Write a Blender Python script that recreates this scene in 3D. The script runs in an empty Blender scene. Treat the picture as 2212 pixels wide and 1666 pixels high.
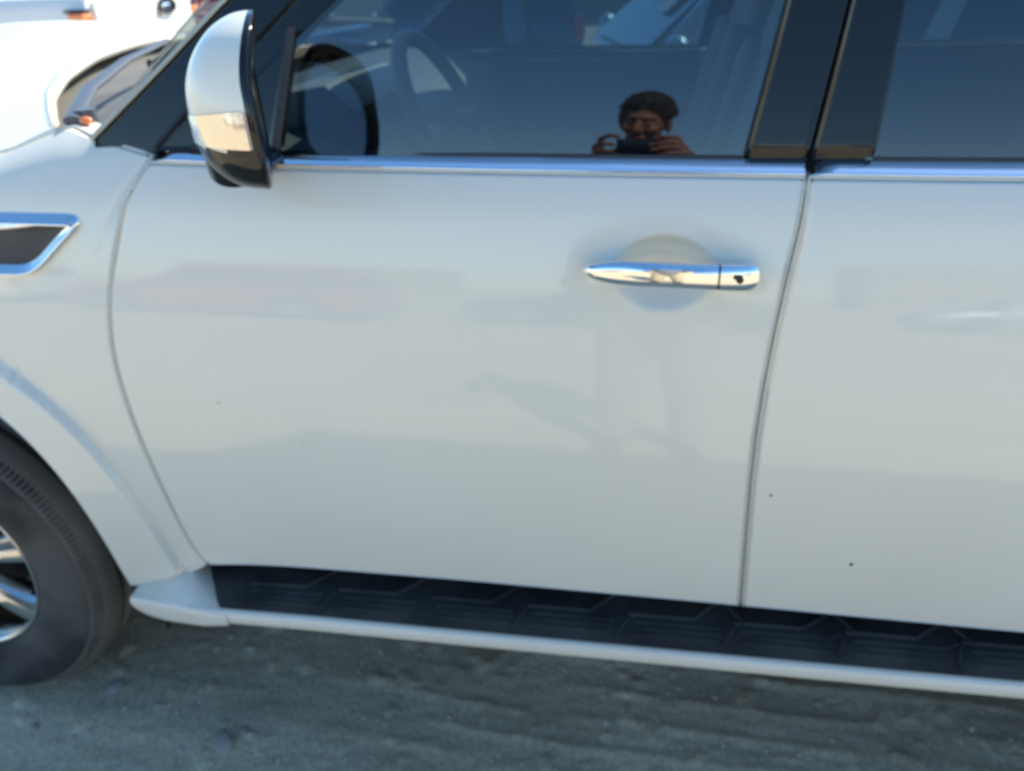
import bpy, bmesh, math, random
import numpy as np
from mathutils import Vector, Matrix
from math import radians as R, sin, cos, pi

SC = bpy.context.scene
COL = SC.collection
random.seed(7)
rng = np.random.default_rng(11)

# ------------------------------------------------------------------ camera
CAM_P = (1.5802, -1.0988, 1.5741)
cam_d = bpy.data.cameras.new('camera')
cam = bpy.data.objects.new('camera', cam_d)
COL.objects.link(cam)
yaw, pitch, roll = R(10.7706), R(28.1748), R(-1.9758)
cam.rotation_euler = (Matrix.Rotation(yaw, 4, 'Z') @ Matrix.Rotation(pi/2 - pitch, 4, 'X') @ Matrix.Rotation(roll, 4, 'Z')).to_euler()
cam.location = CAM_P
cam_d.sensor_width = 36.0
cam_d.lens = 1671.8/2212*36.0
cam_d.clip_start = 0.003
cam_d.clip_end = 900
cam_d.dof.use_dof = True
cam_d.dof.focus_distance = 0.45
cam_d.dof.aperture_fstop = cam_d.lens*0.001/0.0034
SC.camera = cam

# ------------------------------------------------------------------ sky, sun, exposure
SUN_EL, SUN_AZ = 45.0, 30.0      # elevation; azimuth from +Y towards +X
world = bpy.data.worlds.new('World')
SC.world = world
world.use_nodes = True
wn = world.node_tree
sky = wn.nodes.new('ShaderNodeTexSky')
sky.sky_type = 'NISHITA'
sky.sun_disc = False
sky.sun_elevation = R(SUN_EL)
sky.sun_rotation = R(SUN_AZ)
sky.air_density = 1.0
sky.dust_density = 0.45
sky.ozone_density = 3.0
bg = wn.nodes['Background']
hs = wn.nodes.new('ShaderNodeHueSaturation')
hs.inputs['Saturation'].default_value = 1.18
hs.inputs['Hue'].default_value = 0.495
wn.links.new(sky.outputs[0], hs.inputs['Color'])
wn.links.new(hs.outputs[0], bg.inputs[0])
bg.inputs[1].default_value = 0.130
sun_d = bpy.data.lights.new('sun', 'SUN')
sun_d.energy = 4.0
sun_d.angle = R(0.53)
sun_d.color = (1.0, 0.915, 0.72)
sun = bpy.data.objects.new('sun', sun_d)
COL.objects.link(sun)
sv = Vector((sin(R(SUN_AZ))*cos(R(SUN_EL)), cos(R(SUN_AZ))*cos(R(SUN_EL)), sin(R(SUN_EL))))
sun.rotation_euler = sv.to_track_quat('Z', 'Y').to_euler()
SC.view_settings.view_transform = 'Standard'
SC.view_settings.look = 'None'
SC.view_settings.gamma = 1.0
SC.view_settings.use_curve_mapping = False
SC.view_settings.exposure = 1.15
SC.render.engine = 'CYCLES'
SC.cycles.max_bounces = 14
SC.cycles.transparent_max_bounces = 24
SC.cycles.sample_clamp_indirect = 12
SC.cycles.use_denoising = True
SC.cycles.caustics_reflective = True

# ------------------------------------------------------------------ materials
def mat(name, col, rough=.5, metal=0., coat=0., coat_rough=.03, spec=.5, noise=None, bump=None, sheen=0.):
    m = bpy.data.materials.new(name); m.use_nodes = True
    nt = m.node_tree; b = nt.nodes['Principled BSDF']
    b.inputs['Base Color'].default_value = (*col, 1)
    b.inputs['Roughness'].default_value = rough
    b.inputs['Metallic'].default_value = metal
    b.inputs['Coat Weight'].default_value = coat
    b.inputs['Coat Roughness'].default_value = coat_rough
    b.inputs['Coat IOR'].default_value = 1.5
    b.inputs['Specular IOR Level'].default_value = spec
    if sheen: b.inputs['Sheen Weight'].default_value = sheen
    tc = nt.nodes.new('ShaderNodeTexCoord')
    if noise:          # (scale, amount, other colour)
        n = nt.nodes.new('ShaderNodeTexNoise'); n.inputs['Scale'].default_value = noise[0]; n.inputs['Detail'].default_value = 6
        r = nt.nodes.new('ShaderNodeValToRGB'); r.color_ramp.elements[0].position = .5 - noise[1]; r.color_ramp.elements[1].position = .5 + noise[1]
        r.color_ramp.elements[0].color = (*col, 1); r.color_ramp.elements[1].color = (*noise[2], 1)
        nt.links.new(tc.outputs['Object'], n.inputs['Vector']); nt.links.new(n.outputs['Fac'], r.inputs['Fac'])
        nt.links.new(r.outputs['Color'], b.inputs['Base Color'])
    if bump:           # (scale, strength, distance)
        n = nt.nodes.new('ShaderNodeTexNoise'); n.inputs['Scale'].default_value = bump[0]; n.inputs['Detail'].default_value = 5
        bm_ = nt.nodes.new('ShaderNodeBump'); bm_.inputs['Strength'].default_value = bump[1]; bm_.inputs['Distance'].default_value = bump[2]
        nt.links.new(tc.outputs['Object'], n.inputs['Vector']); nt.links.new(n.outputs['Fac'], bm_.inputs['Height'])
        nt.links.new(bm_.outputs['Normal'], b.inputs['Normal'])
        if coat: nt.links.new(bm_.outputs['Normal'], b.inputs['Coat Normal'])
    return m

def glass_mat(name, tint, ior=2.0, rough=0.0):
    m = bpy.data.materials.new(name); m.use_nodes = True
    nt = m.node_tree; nt.nodes.clear()
    o = nt.nodes.new('ShaderNodeOutputMaterial'); mx = nt.nodes.new('ShaderNodeMixShader')
    fr = nt.nodes.new('ShaderNodeFresnel'); fr.inputs['IOR'].default_value = ior
    tr = nt.nodes.new('ShaderNodeBsdfTransparent'); tr.inputs['Color'].default_value = (*tint, 1)
    gl = nt.nodes.new('ShaderNodeBsdfGlossy'); gl.inputs['Roughness'].default_value = rough
    gl.inputs['Color'].default_value = (1, 1, 1, 1)
    nt.links.new(fr.outputs[0], mx.inputs[0]); nt.links.new(tr.outputs[0], mx.inputs[1]); nt.links.new(gl.outputs[0], mx.inputs[2])
    nt.links.new(mx.outputs[0], o.inputs[0])
    return m

M = {}
M['paint'] = mat('white_clearcoat', (.80, .770, .658), .42, 0, 1.0, .045, .3, bump=(1.1, .10, .004))
# road dust film, stronger near the sills
def dusty(m, col, amt):
    nt = m.node_tree; b = nt.nodes['Principled BSDF']
    tc = nt.nodes.new('ShaderNodeTexCoord'); sx = nt.nodes.new('ShaderNodeSeparateXYZ')
    nt.links.new(tc.outputs['Object'], sx.inputs[0])
    mr = nt.nodes.new('ShaderNodeMapRange'); mr.inputs['From Min'].default_value = .95; mr.inputs['From Max'].default_value = .45
    mr.inputs['To Min'].default_value = 0; mr.inputs['To Max'].default_value = amt
    nt.links.new(sx.outputs['Z'], mr.inputs['Value'])
    n = nt.nodes.new('ShaderNodeTexNoise'); n.inputs['Scale'].default_value = 3.5; n.inputs['Detail'].default_value = 8
    nt.links.new(tc.outputs['Object'], n.inputs['Vector'])
    mm = nt.nodes.new('ShaderNodeMath'); mm.operation = 'MULTIPLY'
    nt.links.new(mr.outputs[0], mm.inputs[0]); nt.links.new(n.outputs['Fac'], mm.inputs[1])
    mix = nt.nodes.new('ShaderNodeMix'); mix.data_type = 'RGBA'
    mix.inputs['A'].default_value = b.inputs['Base Color'].default_value[:]
    mix.inputs['B'].default_value = (*col, 1)
    nt.links.new(mm.outputs[0], mix.inputs['Factor']); nt.links.new(mix.outputs['Result'], b.inputs['Base Color'])
dusty(M['paint'], (.46, .40, .32), .5)
M['chrome'] = mat('chrome', (.88, .89, .90), .045, 1.0)
M['black_gloss'] = mat('black_gloss_trim', (.010, .011, .012), .05, 0, 0.0, .01, .42)
M['black_plastic'] = mat('black_textured_plastic', (.026, .026, .027), .6, noise=(10, .16, (.075, .069, .060)), bump=(260, .25, .002))
M['rubber'] = mat('black_rubber', (.02, .02, .021), .6)
M['seal'] = mat('window_seal', (.035, .036, .04), .5)
M['wiper_grey'] = mat('wiper_grey', (.085, .095, .115), .38)
M['grey_plastic'] = mat('dusty_grey_plastic', (.10, .10, .098), .7, noise=(9, .25, (.18, .175, .16)), bump=(90, .3, .002))
M['tyre'] = mat('tyre_sidewall', (.026, .025, .024), .85, noise=(4.5, .09, (.088, .081, .070)), bump=(60, .2, .002))
M['tread'] = mat('dusty_tyre_shoulder', (.10, .09, .075), .9, noise=(6, .2, (.17, .15, .12)), bump=(70, .4, .002))
M['rim'] = mat('polished_alloy', (.62, .62, .61), .20, 1.0)
M['dark_metal'] = mat('dark_metal', (.05, .05, .05), .5, .8)
M['side_glass'] = glass_mat('tinted_side_glass', (.22, .31, .36), 1.85)
M['windscreen'] = glass_mat('windscreen_glass', (.72, .80, .78), 1.6)
M['mirror'] = mat('mirror_silver', (.42, .50, .60), .01, 1.0)
M['lens_clear'] = mat('clear_lens_over_reflector', (.80, .74, .62), .12, .75, 1.0, .01)
M['amber'] = mat('amber_lens_and_reflection', (.85, .22, .03), .2, 0, 1.0, .01)
M['red_lens'] = mat('red_lens', (.5, .02, .02), .2, 0, 1.0, .01)
M['dash'] = mat('dark_dash_vinyl', (.10, .10, .10), .6, bump=(120, .2, .002))
M['cream'] = mat('cream_leather', (.34, .30, .25), .5, bump=(90, .2, .002))
M['carpet'] = mat('dark_carpet', (.03, .03, .03), .95)
M['red_paint'] = mat('red_clearcoat', (.42, .018, .03), .4, 0, 1.0, .03)
M['silver_paint'] = mat('silver_clearcoat', (.50, .54, .56), .35, .5, 1.0, .03)
M['teal_paint'] = mat('pale_green_clearcoat', (.42, .55, .52), .4, .2, 1.0, .03)
M['white_paint'] = mat('plain_white_paint', (.78, .78, .76), .4, 0, .8, .05)
M['black_paint'] = mat('black_clearcoat', (.015, .015, .018), .35, 0, 1.0, .03)
M['blue_paint'] = mat('dark_blue_clearcoat', (.02, .05, .14), .35, 0, 1.0, .03)
M['car_glass'] = mat('dark_car_window', (.015, .02, .025), .05, 0, 1.0, .01)
M['paper'] = mat('white_paper', (.75, .74, .70), .8)
M['wall_beige'] = mat('beige_render', (.44, .36, .26), .9, noise=(1.2, .3, (.36, .29, .21)))
M['skin'] = mat('skin', (.25, .125, .085), .6, noise=(30, .3, (.20, .095, .065)))
M['hair'] = mat('dark_brown_hair', (.022, .015, .011), .55, bump=(90, .9, .02))
M['shirt'] = mat('grey_shirt', (.17, .17, .18), .9)
M['trousers'] = mat('khaki_trousers', (.46, .39, .29), .9)
M['phone'] = mat('phone_black', (.01, .01, .012), .25, 0, .5, .05)
M['lip'] = mat('lips', (.24, .09, .07), .5)
M['eye'] = mat('eye', (.16, .14, .12), .4)
M['iris'] = mat('iris', (.03, .02, .015), .2)
M['stone'] = mat('pale_stone', (.40, .36, .30), .9, noise=(20, .3, (.30, .27, .22)), bump=(60, .6, .004))

# ------------------------------------------------------------------ helpers
def mesh_obj(name, verts, faces, m, parent=None, smooth=True, off=(0, 0, 0)):
    me = bpy.data.meshes.new(name)
    v = np.asarray(verts, float) - np.asarray(off, float)
    me.from_pydata([tuple(a) for a in v], [], [tuple(int(i) for i in f) for f in faces])
    me.validate(); me.update()
    if smooth: me.polygons.foreach_set('use_smooth', [True]*len(me.polygons))
    for mm in (m if isinstance(m, (list, tuple)) else [m]): me.materials.append(mm)
    o = bpy.data.objects.new(name, me); COL.objects.link(o)
    if parent is not None: o.parent = parent
    return o

def tag(o, label=None, cat=None, group=None, kind=None):
    if label: o['label'] = label
    if cat: o['category'] = cat
    if group: o['group'] = group
    if kind: o['kind'] = kind
    return o

def empty(name, loc, rz=0, parent=None):
    o = bpy.data.objects.new(name, None); COL.objects.link(o)
    o.location = loc; o.rotation_euler = (0, 0, rz); o.empty_display_size = .1
    if parent is not None: o.parent = parent
    return o

def grid_faces(nu, nv, closed=False, start=0):
    f = []
    for i in range(nu - 1 + (1 if closed else 0)):
        for j in range(nv - 1):
            a = start + (i % nu)*nv + j; b = start + ((i+1) % nu)*nv + j
            f.append((a, b, b+1, a+1))
    return f

class Mesh:
    """collects simple solids into one mesh"""
    def __init__(s): s.v = []; s.f = []
    def add(s, v, f):
        n = len(s.v); s.v += [tuple(a) for a in v]; s.f += [tuple(i+n for i in q) for q in f]; return s
    def box(s, c, d, rot=None):
        v = []
        for sx in (-1, 1):
            for sy in (-1, 1):
                for sz in (-1, 1):
                    p = Vector((sx*d[0]/2, sy*d[1]/2, sz*d[2]/2))
                    if rot: p = rot @ p
                    v.append(Vector(c) + p)
        return s.add(v, [(0, 1, 3, 2), (4, 6, 7, 5), (0, 4, 5, 1), (2, 3, 7, 6), (0, 2, 6, 4), (1, 5, 7, 3)])
    def tube(s, pts, rad, n=12, cap=True, flat=1.0):
        pts = [Vector(p) for p in pts]
        if not isinstance(rad, (list, tuple)): rad = [rad]*len(pts)
        v = []; up = Vector((0, 0, 1))
        for i, p in enumerate(pts):
            t = (pts[min(i+1, len(pts)-1)] - pts[max(i-1, 0)]).normalized()
            a = t.cross(up)
            if a.length < 1e-3: a = t.cross(Vector((0, 1, 0)))
            a.normalize(); b = a.cross(t)
            for k in range(n):
                w = 2*pi*k/n
                v.append(p + a*cos(w)*rad[i] + b*sin(w)*rad[i]*flat)
        f = []
        for i in range(len(pts)-1):
            for k in range(n):
                k2 = (k+1) % n
                f.append((i*n+k, i*n+k2, (i+1)*n+k2, (i+1)*n+k))
        if cap: f.append(tuple(range(n-1, -1, -1))); f.append(tuple((len(pts)-1)*n+k for k in range(n)))
        return s.add(v, f)
    def ell(s, c, r, rot=None, n=14):
        v = [];
        for i in range(n+1):
            th = pi*i/n
            for k in range(2*n):
                ph = pi*k/n
                p = Vector((r[0]*sin(th)*cos(ph), r[1]*sin(th)*sin(ph), r[2]*cos(th)))
                if rot: p = rot @ p
                v.append(Vector(c)+p)
        f = []
        for i in range(n):
            for k in range(2*n):
                k2 = (k+1) % (2*n)
                f.append((i*2*n+k, (i+1)*2*n+k, (i+1)*2*n+k2, i*2*n+k2))
        return s.add(v, f)
    def prism(s, poly, axis, a, b):
        """poly: 2D points; axis 'y' -> (x,z) extruded from y=a to b; 'x' -> (y,z); 'z' -> (x,y)"""
        n = len(poly); v = []
        for q in (a, b):
            for (p0, p1) in poly:
                v.append({'y': (p0, q, p1), 'x': (q, p0, p1), 'z': (p0, p1, q)}[axis])
        f = [tuple(range(n)), tuple(range(2*n-1, n-1, -1))]
        for i in range(n):
            j = (i+1) % n; f.append((i, i+n, j+n, j))
        return s.add(v, f)
    def build(s, name, m, parent=None, smooth=True, off=(0, 0, 0), bevel=0.0, seg=2):
        o = mesh_obj(name, s.v, s.f, m, parent, smooth, off)
        bm = bmesh.new(); bm.from_mesh(o.data); bmesh.ops.recalc_face_normals(bm, faces=bm.faces)
        if bevel:
            bmesh.ops.bevel(bm, geom=[e for e in bm.edges if len(e.link_faces) == 2 and e.calc_face_angle(0) > .5], offset=bevel, segments=seg, profile=.6, affect='EDGES', clamp_overlap=True)
        bm.to_mesh(o.data); bm.free()
        if smooth:
            for p in o.data.polygons: p.use_smooth = True
            o.data.set_sharp_from_angle(angle=R(38))
        return o

# smooth value noise in numpy
def vnoise(x, y, seed=0):
    xi = np.floor(x).astype(np.int64); yi = np.floor(y).astype(np.int64)
    xf = x - xi; yf = y - yi
    def h(a, b):
        n = (a*374761393 + b*668265263 + seed*2147483647) & 0xffffffff
        n = ((n ^ (n >> 13))*1274126177) & 0xffffffff
        return ((n ^ (n >> 16)) & 0xffff)/65535.0
    u = xf*xf*(3-2*xf); v = yf*yf*(3-2*yf)
    return (h(xi, yi)*(1-u) + h(xi+1, yi)*u)*(1-v) + (h(xi, yi+1)*(1-u) + h(xi+1, yi+1)*u)*v
def fbm(x, y, o=4, seed=0):
    a = 0; s = 1; t = 0
    for i in range(o):
        a = a + s*vnoise(x*2**i, y*2**i, seed+i*17); t += s; s *= .5
    return a/t

# ================================================================== GROUND
def make_ground():
    def axis(lo, hi, fine, outer, n):
        core = np.arange(lo, hi+1e-9, fine)
        k = np.arange(1, n+1)
        g = fine*(np.cumsum(1.13**k))
        g1 = g*(outer/g[-1])
        g1 = np.where(g1 < fine*k, fine*k, g1)
        return np.concatenate([lo - g1[::-1], core, hi + g1])
    xs = axis(-.6, 3.6, .0085, 420, 55)
    ys = axis(-1.5, 1.5, .0085, 420, 55)
    X, Y = np.meshgrid(xs, ys, indexing='ij')
    near = np.exp(-np.maximum(0, np.maximum(np.abs(X-1.5)-3.2, np.abs(Y)-2.6))/2.)
    Xr = X + .04*Y
    Z = .022*(fbm(X*1.3, Y*1.7, 4, 3)-.5)*near
    Z += .006*(fbm(X*9, Y*14, 3, 5)-.5)*near
    Z += .0035*(fbm(X*38, Y*45, 3, 9)-.5)*near
    # tread ridges left by tyres, running along the vehicle
    wob = .03*(fbm(X*1.1, X*0+3, 3, 21)-.5)
    yy = Y + wob + .018*X
    rid = np.zeros_like(Z)
    for c, w, h in ((.05, .011, .012), (.125, .010, .010), (.20, .012, .013), (.285, .010, .010), (.38, .014, .012), (.47, .012, .010), (-.03, .010, .008)):
        brk = np.clip((fbm(X*5+c*90, Y*2, 3, 31)-.36)*5, 0, 1)
        rid += .40*h*np.exp(-((yy-c-.02*(fbm(X*4, X*0+c*40, 2, 77)-.5))/w)**2)*brk
    Z += rid*np.clip((X-.7)/.5, .1, 1)*near
    # clods
    cl = fbm(X*24, Y*24, 2, 55); Z += np.clip(cl-.68, 0, 1)*.035*near
    Z -= .012
    n1, n2 = X.shape
    v = np.stack([X, Y, Z], -1).reshape(-1, 3)
    i = np.arange(n1-1)[:, None]*n2 + np.arange(n2-1)[None, :]
    f = np.stack([i, i+n2, i+n2+1, i+1], -1).reshape(-1, 4)
    me = bpy.data.meshes.new('ground')
    me.vertices.add(len(v)); me.vertices.foreach_set('co', v.ravel().astype(np.float32))
    me.loops.add(f.size); me.loops.foreach_set('vertex_index', f.ravel().astype(np.int32))
    me.polygons.add(len(f)); me.polygons.foreach_set('loop_start', (np.arange(len(f))*4).astype(np.int32))
    me.polygons.foreach_set('use_smooth', np.ones(len(f), bool))
    me.update(calc_edges=True); me.validate()
    m = mat('dry_packed_dirt', (.30, .255, .20), .95)
    nt = m.node_tree; b = nt.nodes['Principled BSDF']
    tc = nt.nodes.new('ShaderNodeTexCoord')
    def noise(sc, det, stretch=(1, 1, 1)):
        mp = nt.nodes.new('ShaderNodeMapping'); mp.inputs['Scale'].default_value = stretch
        nt.links.new(tc.outputs['Object'], mp.inputs[0])
        n = nt.nodes.new('ShaderNodeTexNoise'); n.inputs['Scale'].default_value = sc; n.inputs['Detail'].default_value = det
        nt.links.new(mp.outputs[0], n.inputs['Vector']); return n
    n1_ = noise(1.6, 8, (.5, 1.4, 1)); n2_ = noise(75, 8); n3_ = noise(6, 6, (.35, 1.6, 1))
    r1 = nt.nodes.new('ShaderNodeValToRGB')
    for e, (p, c) in zip(r1.color_ramp.elements, ((.32, (.55, .455, .31)), (.70, (.74, .61, .42)))):
        e.position = p; e.color = (*c, 1)
    nt.links.new(n1_.outputs['Fac'], r1.inputs['Fac'])
    r2 = nt.nodes.new('ShaderNodeValToRGB')
    for e, (p, c) in zip(r2.color_ramp.elements, ((.36, (.80, .79, .78)), (.66, (1.09, 1.08, 1.07)))):
        e.position = p; e.color = (*c, 1)
    nt.links.new(n2_.outputs['Fac'], r2.inputs['Fac'])
    r3 = nt.nodes.new('ShaderNodeValToRGB')
    for e, (p, c) in zip(r3.color_ramp.elements, ((.38, (.85, .84, .83)), (.62, (1.1, 1.1, 1.1)))):
        e.position = p; e.color = (*c, 1)
    nt.links.new(n3_.outputs['Fac'], r3.inputs['Fac'])
    m1 = nt.nodes.new('ShaderNodeMix'); m1.data_type = 'RGBA'; m1.blend_type = 'MULTIPLY'; m1.inputs['Factor'].default_value = 1
    m2 = nt.nodes.new('ShaderNodeMix'); m2.data_type = 'RGBA'; m2.blend_type = 'MULTIPLY'; m2.inputs['Factor'].default_value = 1
    nt.links.new(r1.outputs[0], m1.inputs['A']); nt.links.new(r2.outputs[0], m1.inputs['B'])
    nt.links.new(m1.outputs['Result'], m2.inputs['A']); nt.links.new(r3.outputs[0], m2.inputs['B'])
    nt.links.new(m2.outputs['Result'], b.inputs['Base Color'])
    bp = nt.nodes.new('ShaderNodeBump'); bp.inputs['Strength'].default_value = .6; bp.inputs['Distance'].default_value = .006
    nb = noise(110, 8); nt.links.new(nb.outputs['Fac'], bp.inputs['Height']); nt.links.new(bp.outputs['Normal'], b.inputs['Normal'])
    me.materials.append(m)
    o = bpy.data.objects.new('ground', me); COL.objects.link(o)
    tag(o, kind='structure')
    return X, Y, Z, xs, ys
GX, GY, GZ, gxs, gys = make_ground()
def gz(x, y):
    i = int(np.clip(np.searchsorted(gxs, x), 0, len(gxs)-1)); j = int(np.clip(np.searchsorted(gys, y), 0, len(gys)-1))
    return float(GZ[i, j])

# ================================================================== THE SUV
YC = .965
OFF = (0, YC, 0)
_tz = np.array([.30, .40, .46, .50, .56, .62, .70, .80, .90, 1.0, 1.12, 1.20, 1.245, 1.262, 1.28, 1.30, 1.335, 1.42])
_tt = np.array([-30, -22, -14, -9, -5, -3.5, -2.6, -1.8, .4, 4, 10.0, 12., 13.5, 20, 29, 34, 40, 46.])
_zz = np.linspace(.30, 1.42, 1121)
_dd = np.tan(np.radians(np.interp(_zz, _tz, _tt)))
_dd = np.convolve(np.pad(_dd, 15, mode='edge'), np.ones(31)/31, 'valid')
_yy = np.concatenate([[0], np.cumsum((_dd[1:]+_dd[:-1])/2*np.diff(_zz))])
_yy = _yy - _yy[np.argmin(abs(_zz-1.335))] + .055
def S(x, z):                                   # body side below the belt
    x = np.asarray(x, float); z = np.asarray(z, float)
    y = np.interp(z, _zz, _yy)
    y = y + .004*((x-1.7)/1.0)**2*np.where(x < 1.7, 1, .5)
    y = y + .07*(np.clip(.2-x, 0, 9)/1.15)**2.2 + .06*(np.clip(x-3.4, 0, 9)/.9)**2
    return y
def G(x, z):                                   # side glass, leaning in
    h = np.asarray(z, float)-1.335
    return .062 + np.tan(R(10.5))*h + .19*h*h + .004*(np.asarray(x, float)-1.7)**2
def eh(x): return np.interp(x, [-.95, -.8, -.6, -.3, 0, .3, .503, .555, .611, .8], [1.02, 1.10, 1.165, 1.225, 1.268, 1.302, 1.333, 1.351, 1.368, 1.38])
CUPC, CUPR = (1.603, 1.180), (.072, .054)
def S_door(x, z):
    y = S(x, z)
    r2 = ((x-CUPC[0])/CUPR[0])**2 + ((z-CUPC[1])/CUPR[1])**2
    q = np.clip(1-r2, 0, 1)
    return y + .038*q**.9*np.clip(q*9, 0, 1)**.5

ROOT = empty('parked_suv', (0, YC, 0))
tag(ROOT, 'white SUV filling the foreground with black pillars, chrome belt strip and chrome door handle', 'car')
sided = []                                      # near-side parts, mirrored later to the far side

def add_flange(P, V, F, nu, nv, r=.0035, depth=.03):
    """P[nu][nv] grid; wrap a rounded edge then a return flange in +Y round its border"""
    loop = [(i, 0) for i in range(nu)] + [(nu-1, j) for j in range(1, nv)] + [(i, nv-1) for i in range(nu-2, -1, -1)] + [(0, j) for j in range(nv-2, 0, -1)]
    base = [i*nv + j for i, j in loop]
    n = len(loop)
    outs = []
    for q, (i, j) in enumerate(loop):
        ii = min(max(i, 1), nu-2); jj = min(max(j, 1), nv-2)
        d = P[i, j] - P[ii, jj]; d[1] = 0
        a = P[loop[(q+1) % n]] - P[loop[q-1]]
        nrm = np.array([a[2], 0, -a[0]]); nrm /= (np.linalg.norm(nrm)+1e-9)
        if nrm @ d < 0: nrm = -nrm
        outs.append(nrm)
    for ang in (30, 60, 90, 'f'):
        s = len(V)
        for q, (i, j) in enumerate(loop):
            p = P[i, j].copy()
            if ang == 'f': p = p + outs[q]*r + np.array([0, depth, 0])
            else: p = p + outs[q]*r*sin(R(ang)) + np.array([0, r*(1-cos(R(ang))), 0])
            V.append(p)
        cur = [s+q for q in range(n)]
        for q in range(n):
            F.append((base[q], base[(q+1) % n], cur[(q+1) % n], cur[q]))
        base = cur

def panel(name, xl, xr, zb, zt, m, parent, surf=S, nu=60, nv=60, lift=0., depth=.03, r=.0028, side=True, vfun=None):
    """skin of a panel between x-curves xl(z), xr(z) and z-curves zb(x), zt(x), shrunk by r for the edge rounding"""
    P = np.zeros((nu, nv, 3))
    for i in range(nu):
        u = i/(nu-1)
        for j in range(nv):
            v = j/(nv-1)
            z = zb(1)+(zt(1)-zb(1))*v
            for _ in range(4):
                a, b = xl(z)+r, xr(z)-r
                x = a+(b-a)*u
                z = (zb(x)+r)+(zt(x)-zb(x)-2*r)*v
            P[i, j] = (x, 0, z)
    P[..., 1] = surf(P[..., 0], P[..., 2]) - lift
    V = [p for p in P.reshape(-1, 3)]
    F = grid_faces(nu, nv)
    nf = len(F)
    add_flange(P, V, F, nu, nv, r, depth)
    o = mesh_obj(name, V, F, [m, M['rubber']] if m is M['black_gloss'] else m, parent, True, OFF)
    if m is M['black_gloss']:                   # returns of the trim are matt rubber
        for p_ in o.data.polygons:
            if p_.index >= nf: p_.material_index = 1
    if side: sided.append(o)
    return o

def curve(pts, key=0):
    pts = sorted(pts, key=lambda p: p[key])
    k = np.array([p[key] for p in pts]); w = np.array([p[1-key] for p in pts])
    # monotone-ish smooth: sample + box blur
    t = np.linspace(k[0], k[-1], 400); y = np.interp(t, k, w)
    n = 25; yp = np.pad(y, n//2, mode='reflect', reflect_type='odd'); y = np.convolve(yp, np.ones(n)/n, 'valid')
    return lambda q: float(np.interp(q, t, y))
const = lambda c: (lambda q: c)

seamF = curve([(.790, 1.334), (.770, 1.307), (.751, 1.283), (.735, 1.245), (.716, 1.19), (.701, 1.150), (.691, 1.113), (.682, 1.066), (.677, 1.016), (.676, .957), (.679, .895), (.685, .82), (.694, .741), (.705, .655), (.716, .59), (.728, .555), (.742, .535)], 1)
seamR = curve([(1.792, 1.335), (1.791, 1.31), (1.789, 1.285), (1.784, 1.243), (1.775, 1.179), (1.766, 1.099), (1.760, 1.014), (1.758, .931), (1.760, .841), (1.766, .714), (1.774, .57)], 1)
doorB = curve([(.66, .526), (.735, .533), (.81, .547), (.957, .557), (1.277, .566), (1.707, .571), (2.0, .572), (2.9, .576)], 0)
beltL = curve([(.6, 1.326), (.79, 1.3225), (1.0, 1.3165), (1.37, 1.313), (1.79, 1.311), (2.06, 1.310), (3.0, 1.318), (4.2, 1.33)], 0)
GAP = .0013
front_door = panel('front_door', lambda z: seamF(z)+GAP, lambda z: seamR(z)-GAP, doorB, beltL, M['paint'], ROOT, surf=S_door, nu=190, nv=150)
seamQ = curve([(2.93, 1.335), (2.93, 1.1), (2.90, 1.0), (2.80, .92), (2.66, .80), (2.55, .66), (2.50, .57)], 1)
rear_door = panel('rear_door', lambda z: seamR(z)+GAP, lambda z: seamQ(z)-GAP, doorB, beltL, M['paint'], ROOT, surf=lambda x, z: S(x, z) + 0*x, nu=110, nv=130)

# ---- fender and quarter: radial grids round the wheel arches
arch_r = curve([(-30, .556), (5, .556), (15, .567), (25, .586), (33, .605), (41, .624), (48, .634), (70, .62), (90, .605), (110, .615), (132, .625), (150, .595), (165, .565), (210, .56)], 0)
crease_c = curve([(-30, .69), (7, .688), (16, .686), (24, .692), (32, .706), (39, .716), (50, .718), (70, .710), (90, .70), (110, .705), (135, .715), (172, .70), (210, .70)], 0)
def crown(x, z):
    d = np.clip(1-(eh(x)-np.asarray(z, float))/.055, 0, 1)
    return .026*d**2.2*np.clip((.74-np.asarray(x, float))/.10, 0, 1)*(np.asarray(x, float) < 1)
def arch_surf(xc, flip=1):
    def f(x, z):
        y = S(x, z) + crown(x, z)
        dx = (x-xc)*flip; dz = z-.42
        r = np.hypot(dx, dz); th = np.degrees(np.arctan2(dz, dx))
        rc = np.interp(th, np.linspace(-30, 210, 241), [crease_c(t) for t in np.linspace(-30, 210, 241)])
        ra = np.interp(th, np.linspace(-30, 210, 241), [arch_r(t) for t in np.linspace(-30, 210, 241)])
        t = np.clip((rc-r)/(rc-ra), -1, 1.2)
        s = np.clip(t/.055, 0, 1); s = s*s*(3-2*s)
        return y - .016*s - .012*np.clip(t, 0, 1) + .0*t
    return f
def ray_hit(cx, cz, ang, poly):
    d = np.array([cos(ang), sin(ang)]); best = None
    for a, b in zip(poly[:-1], poly[1:]):
        a = np.array(a)-(cx, cz); b = np.array(b)-(cx, cz); e = b-a
        den = d[0]*(-e[1]) + e[0]*d[1]
        if abs(den) < 1e-9: continue
        t = (a[0]*(-e[1]) + e[0]*a[1])/den; s = (d[0]*a[1]-d[1]*a[0])/den
        if t > 0 and -1e-4 <= s <= 1.0001: best = t if best is None else max(best, t)
    return best
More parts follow.
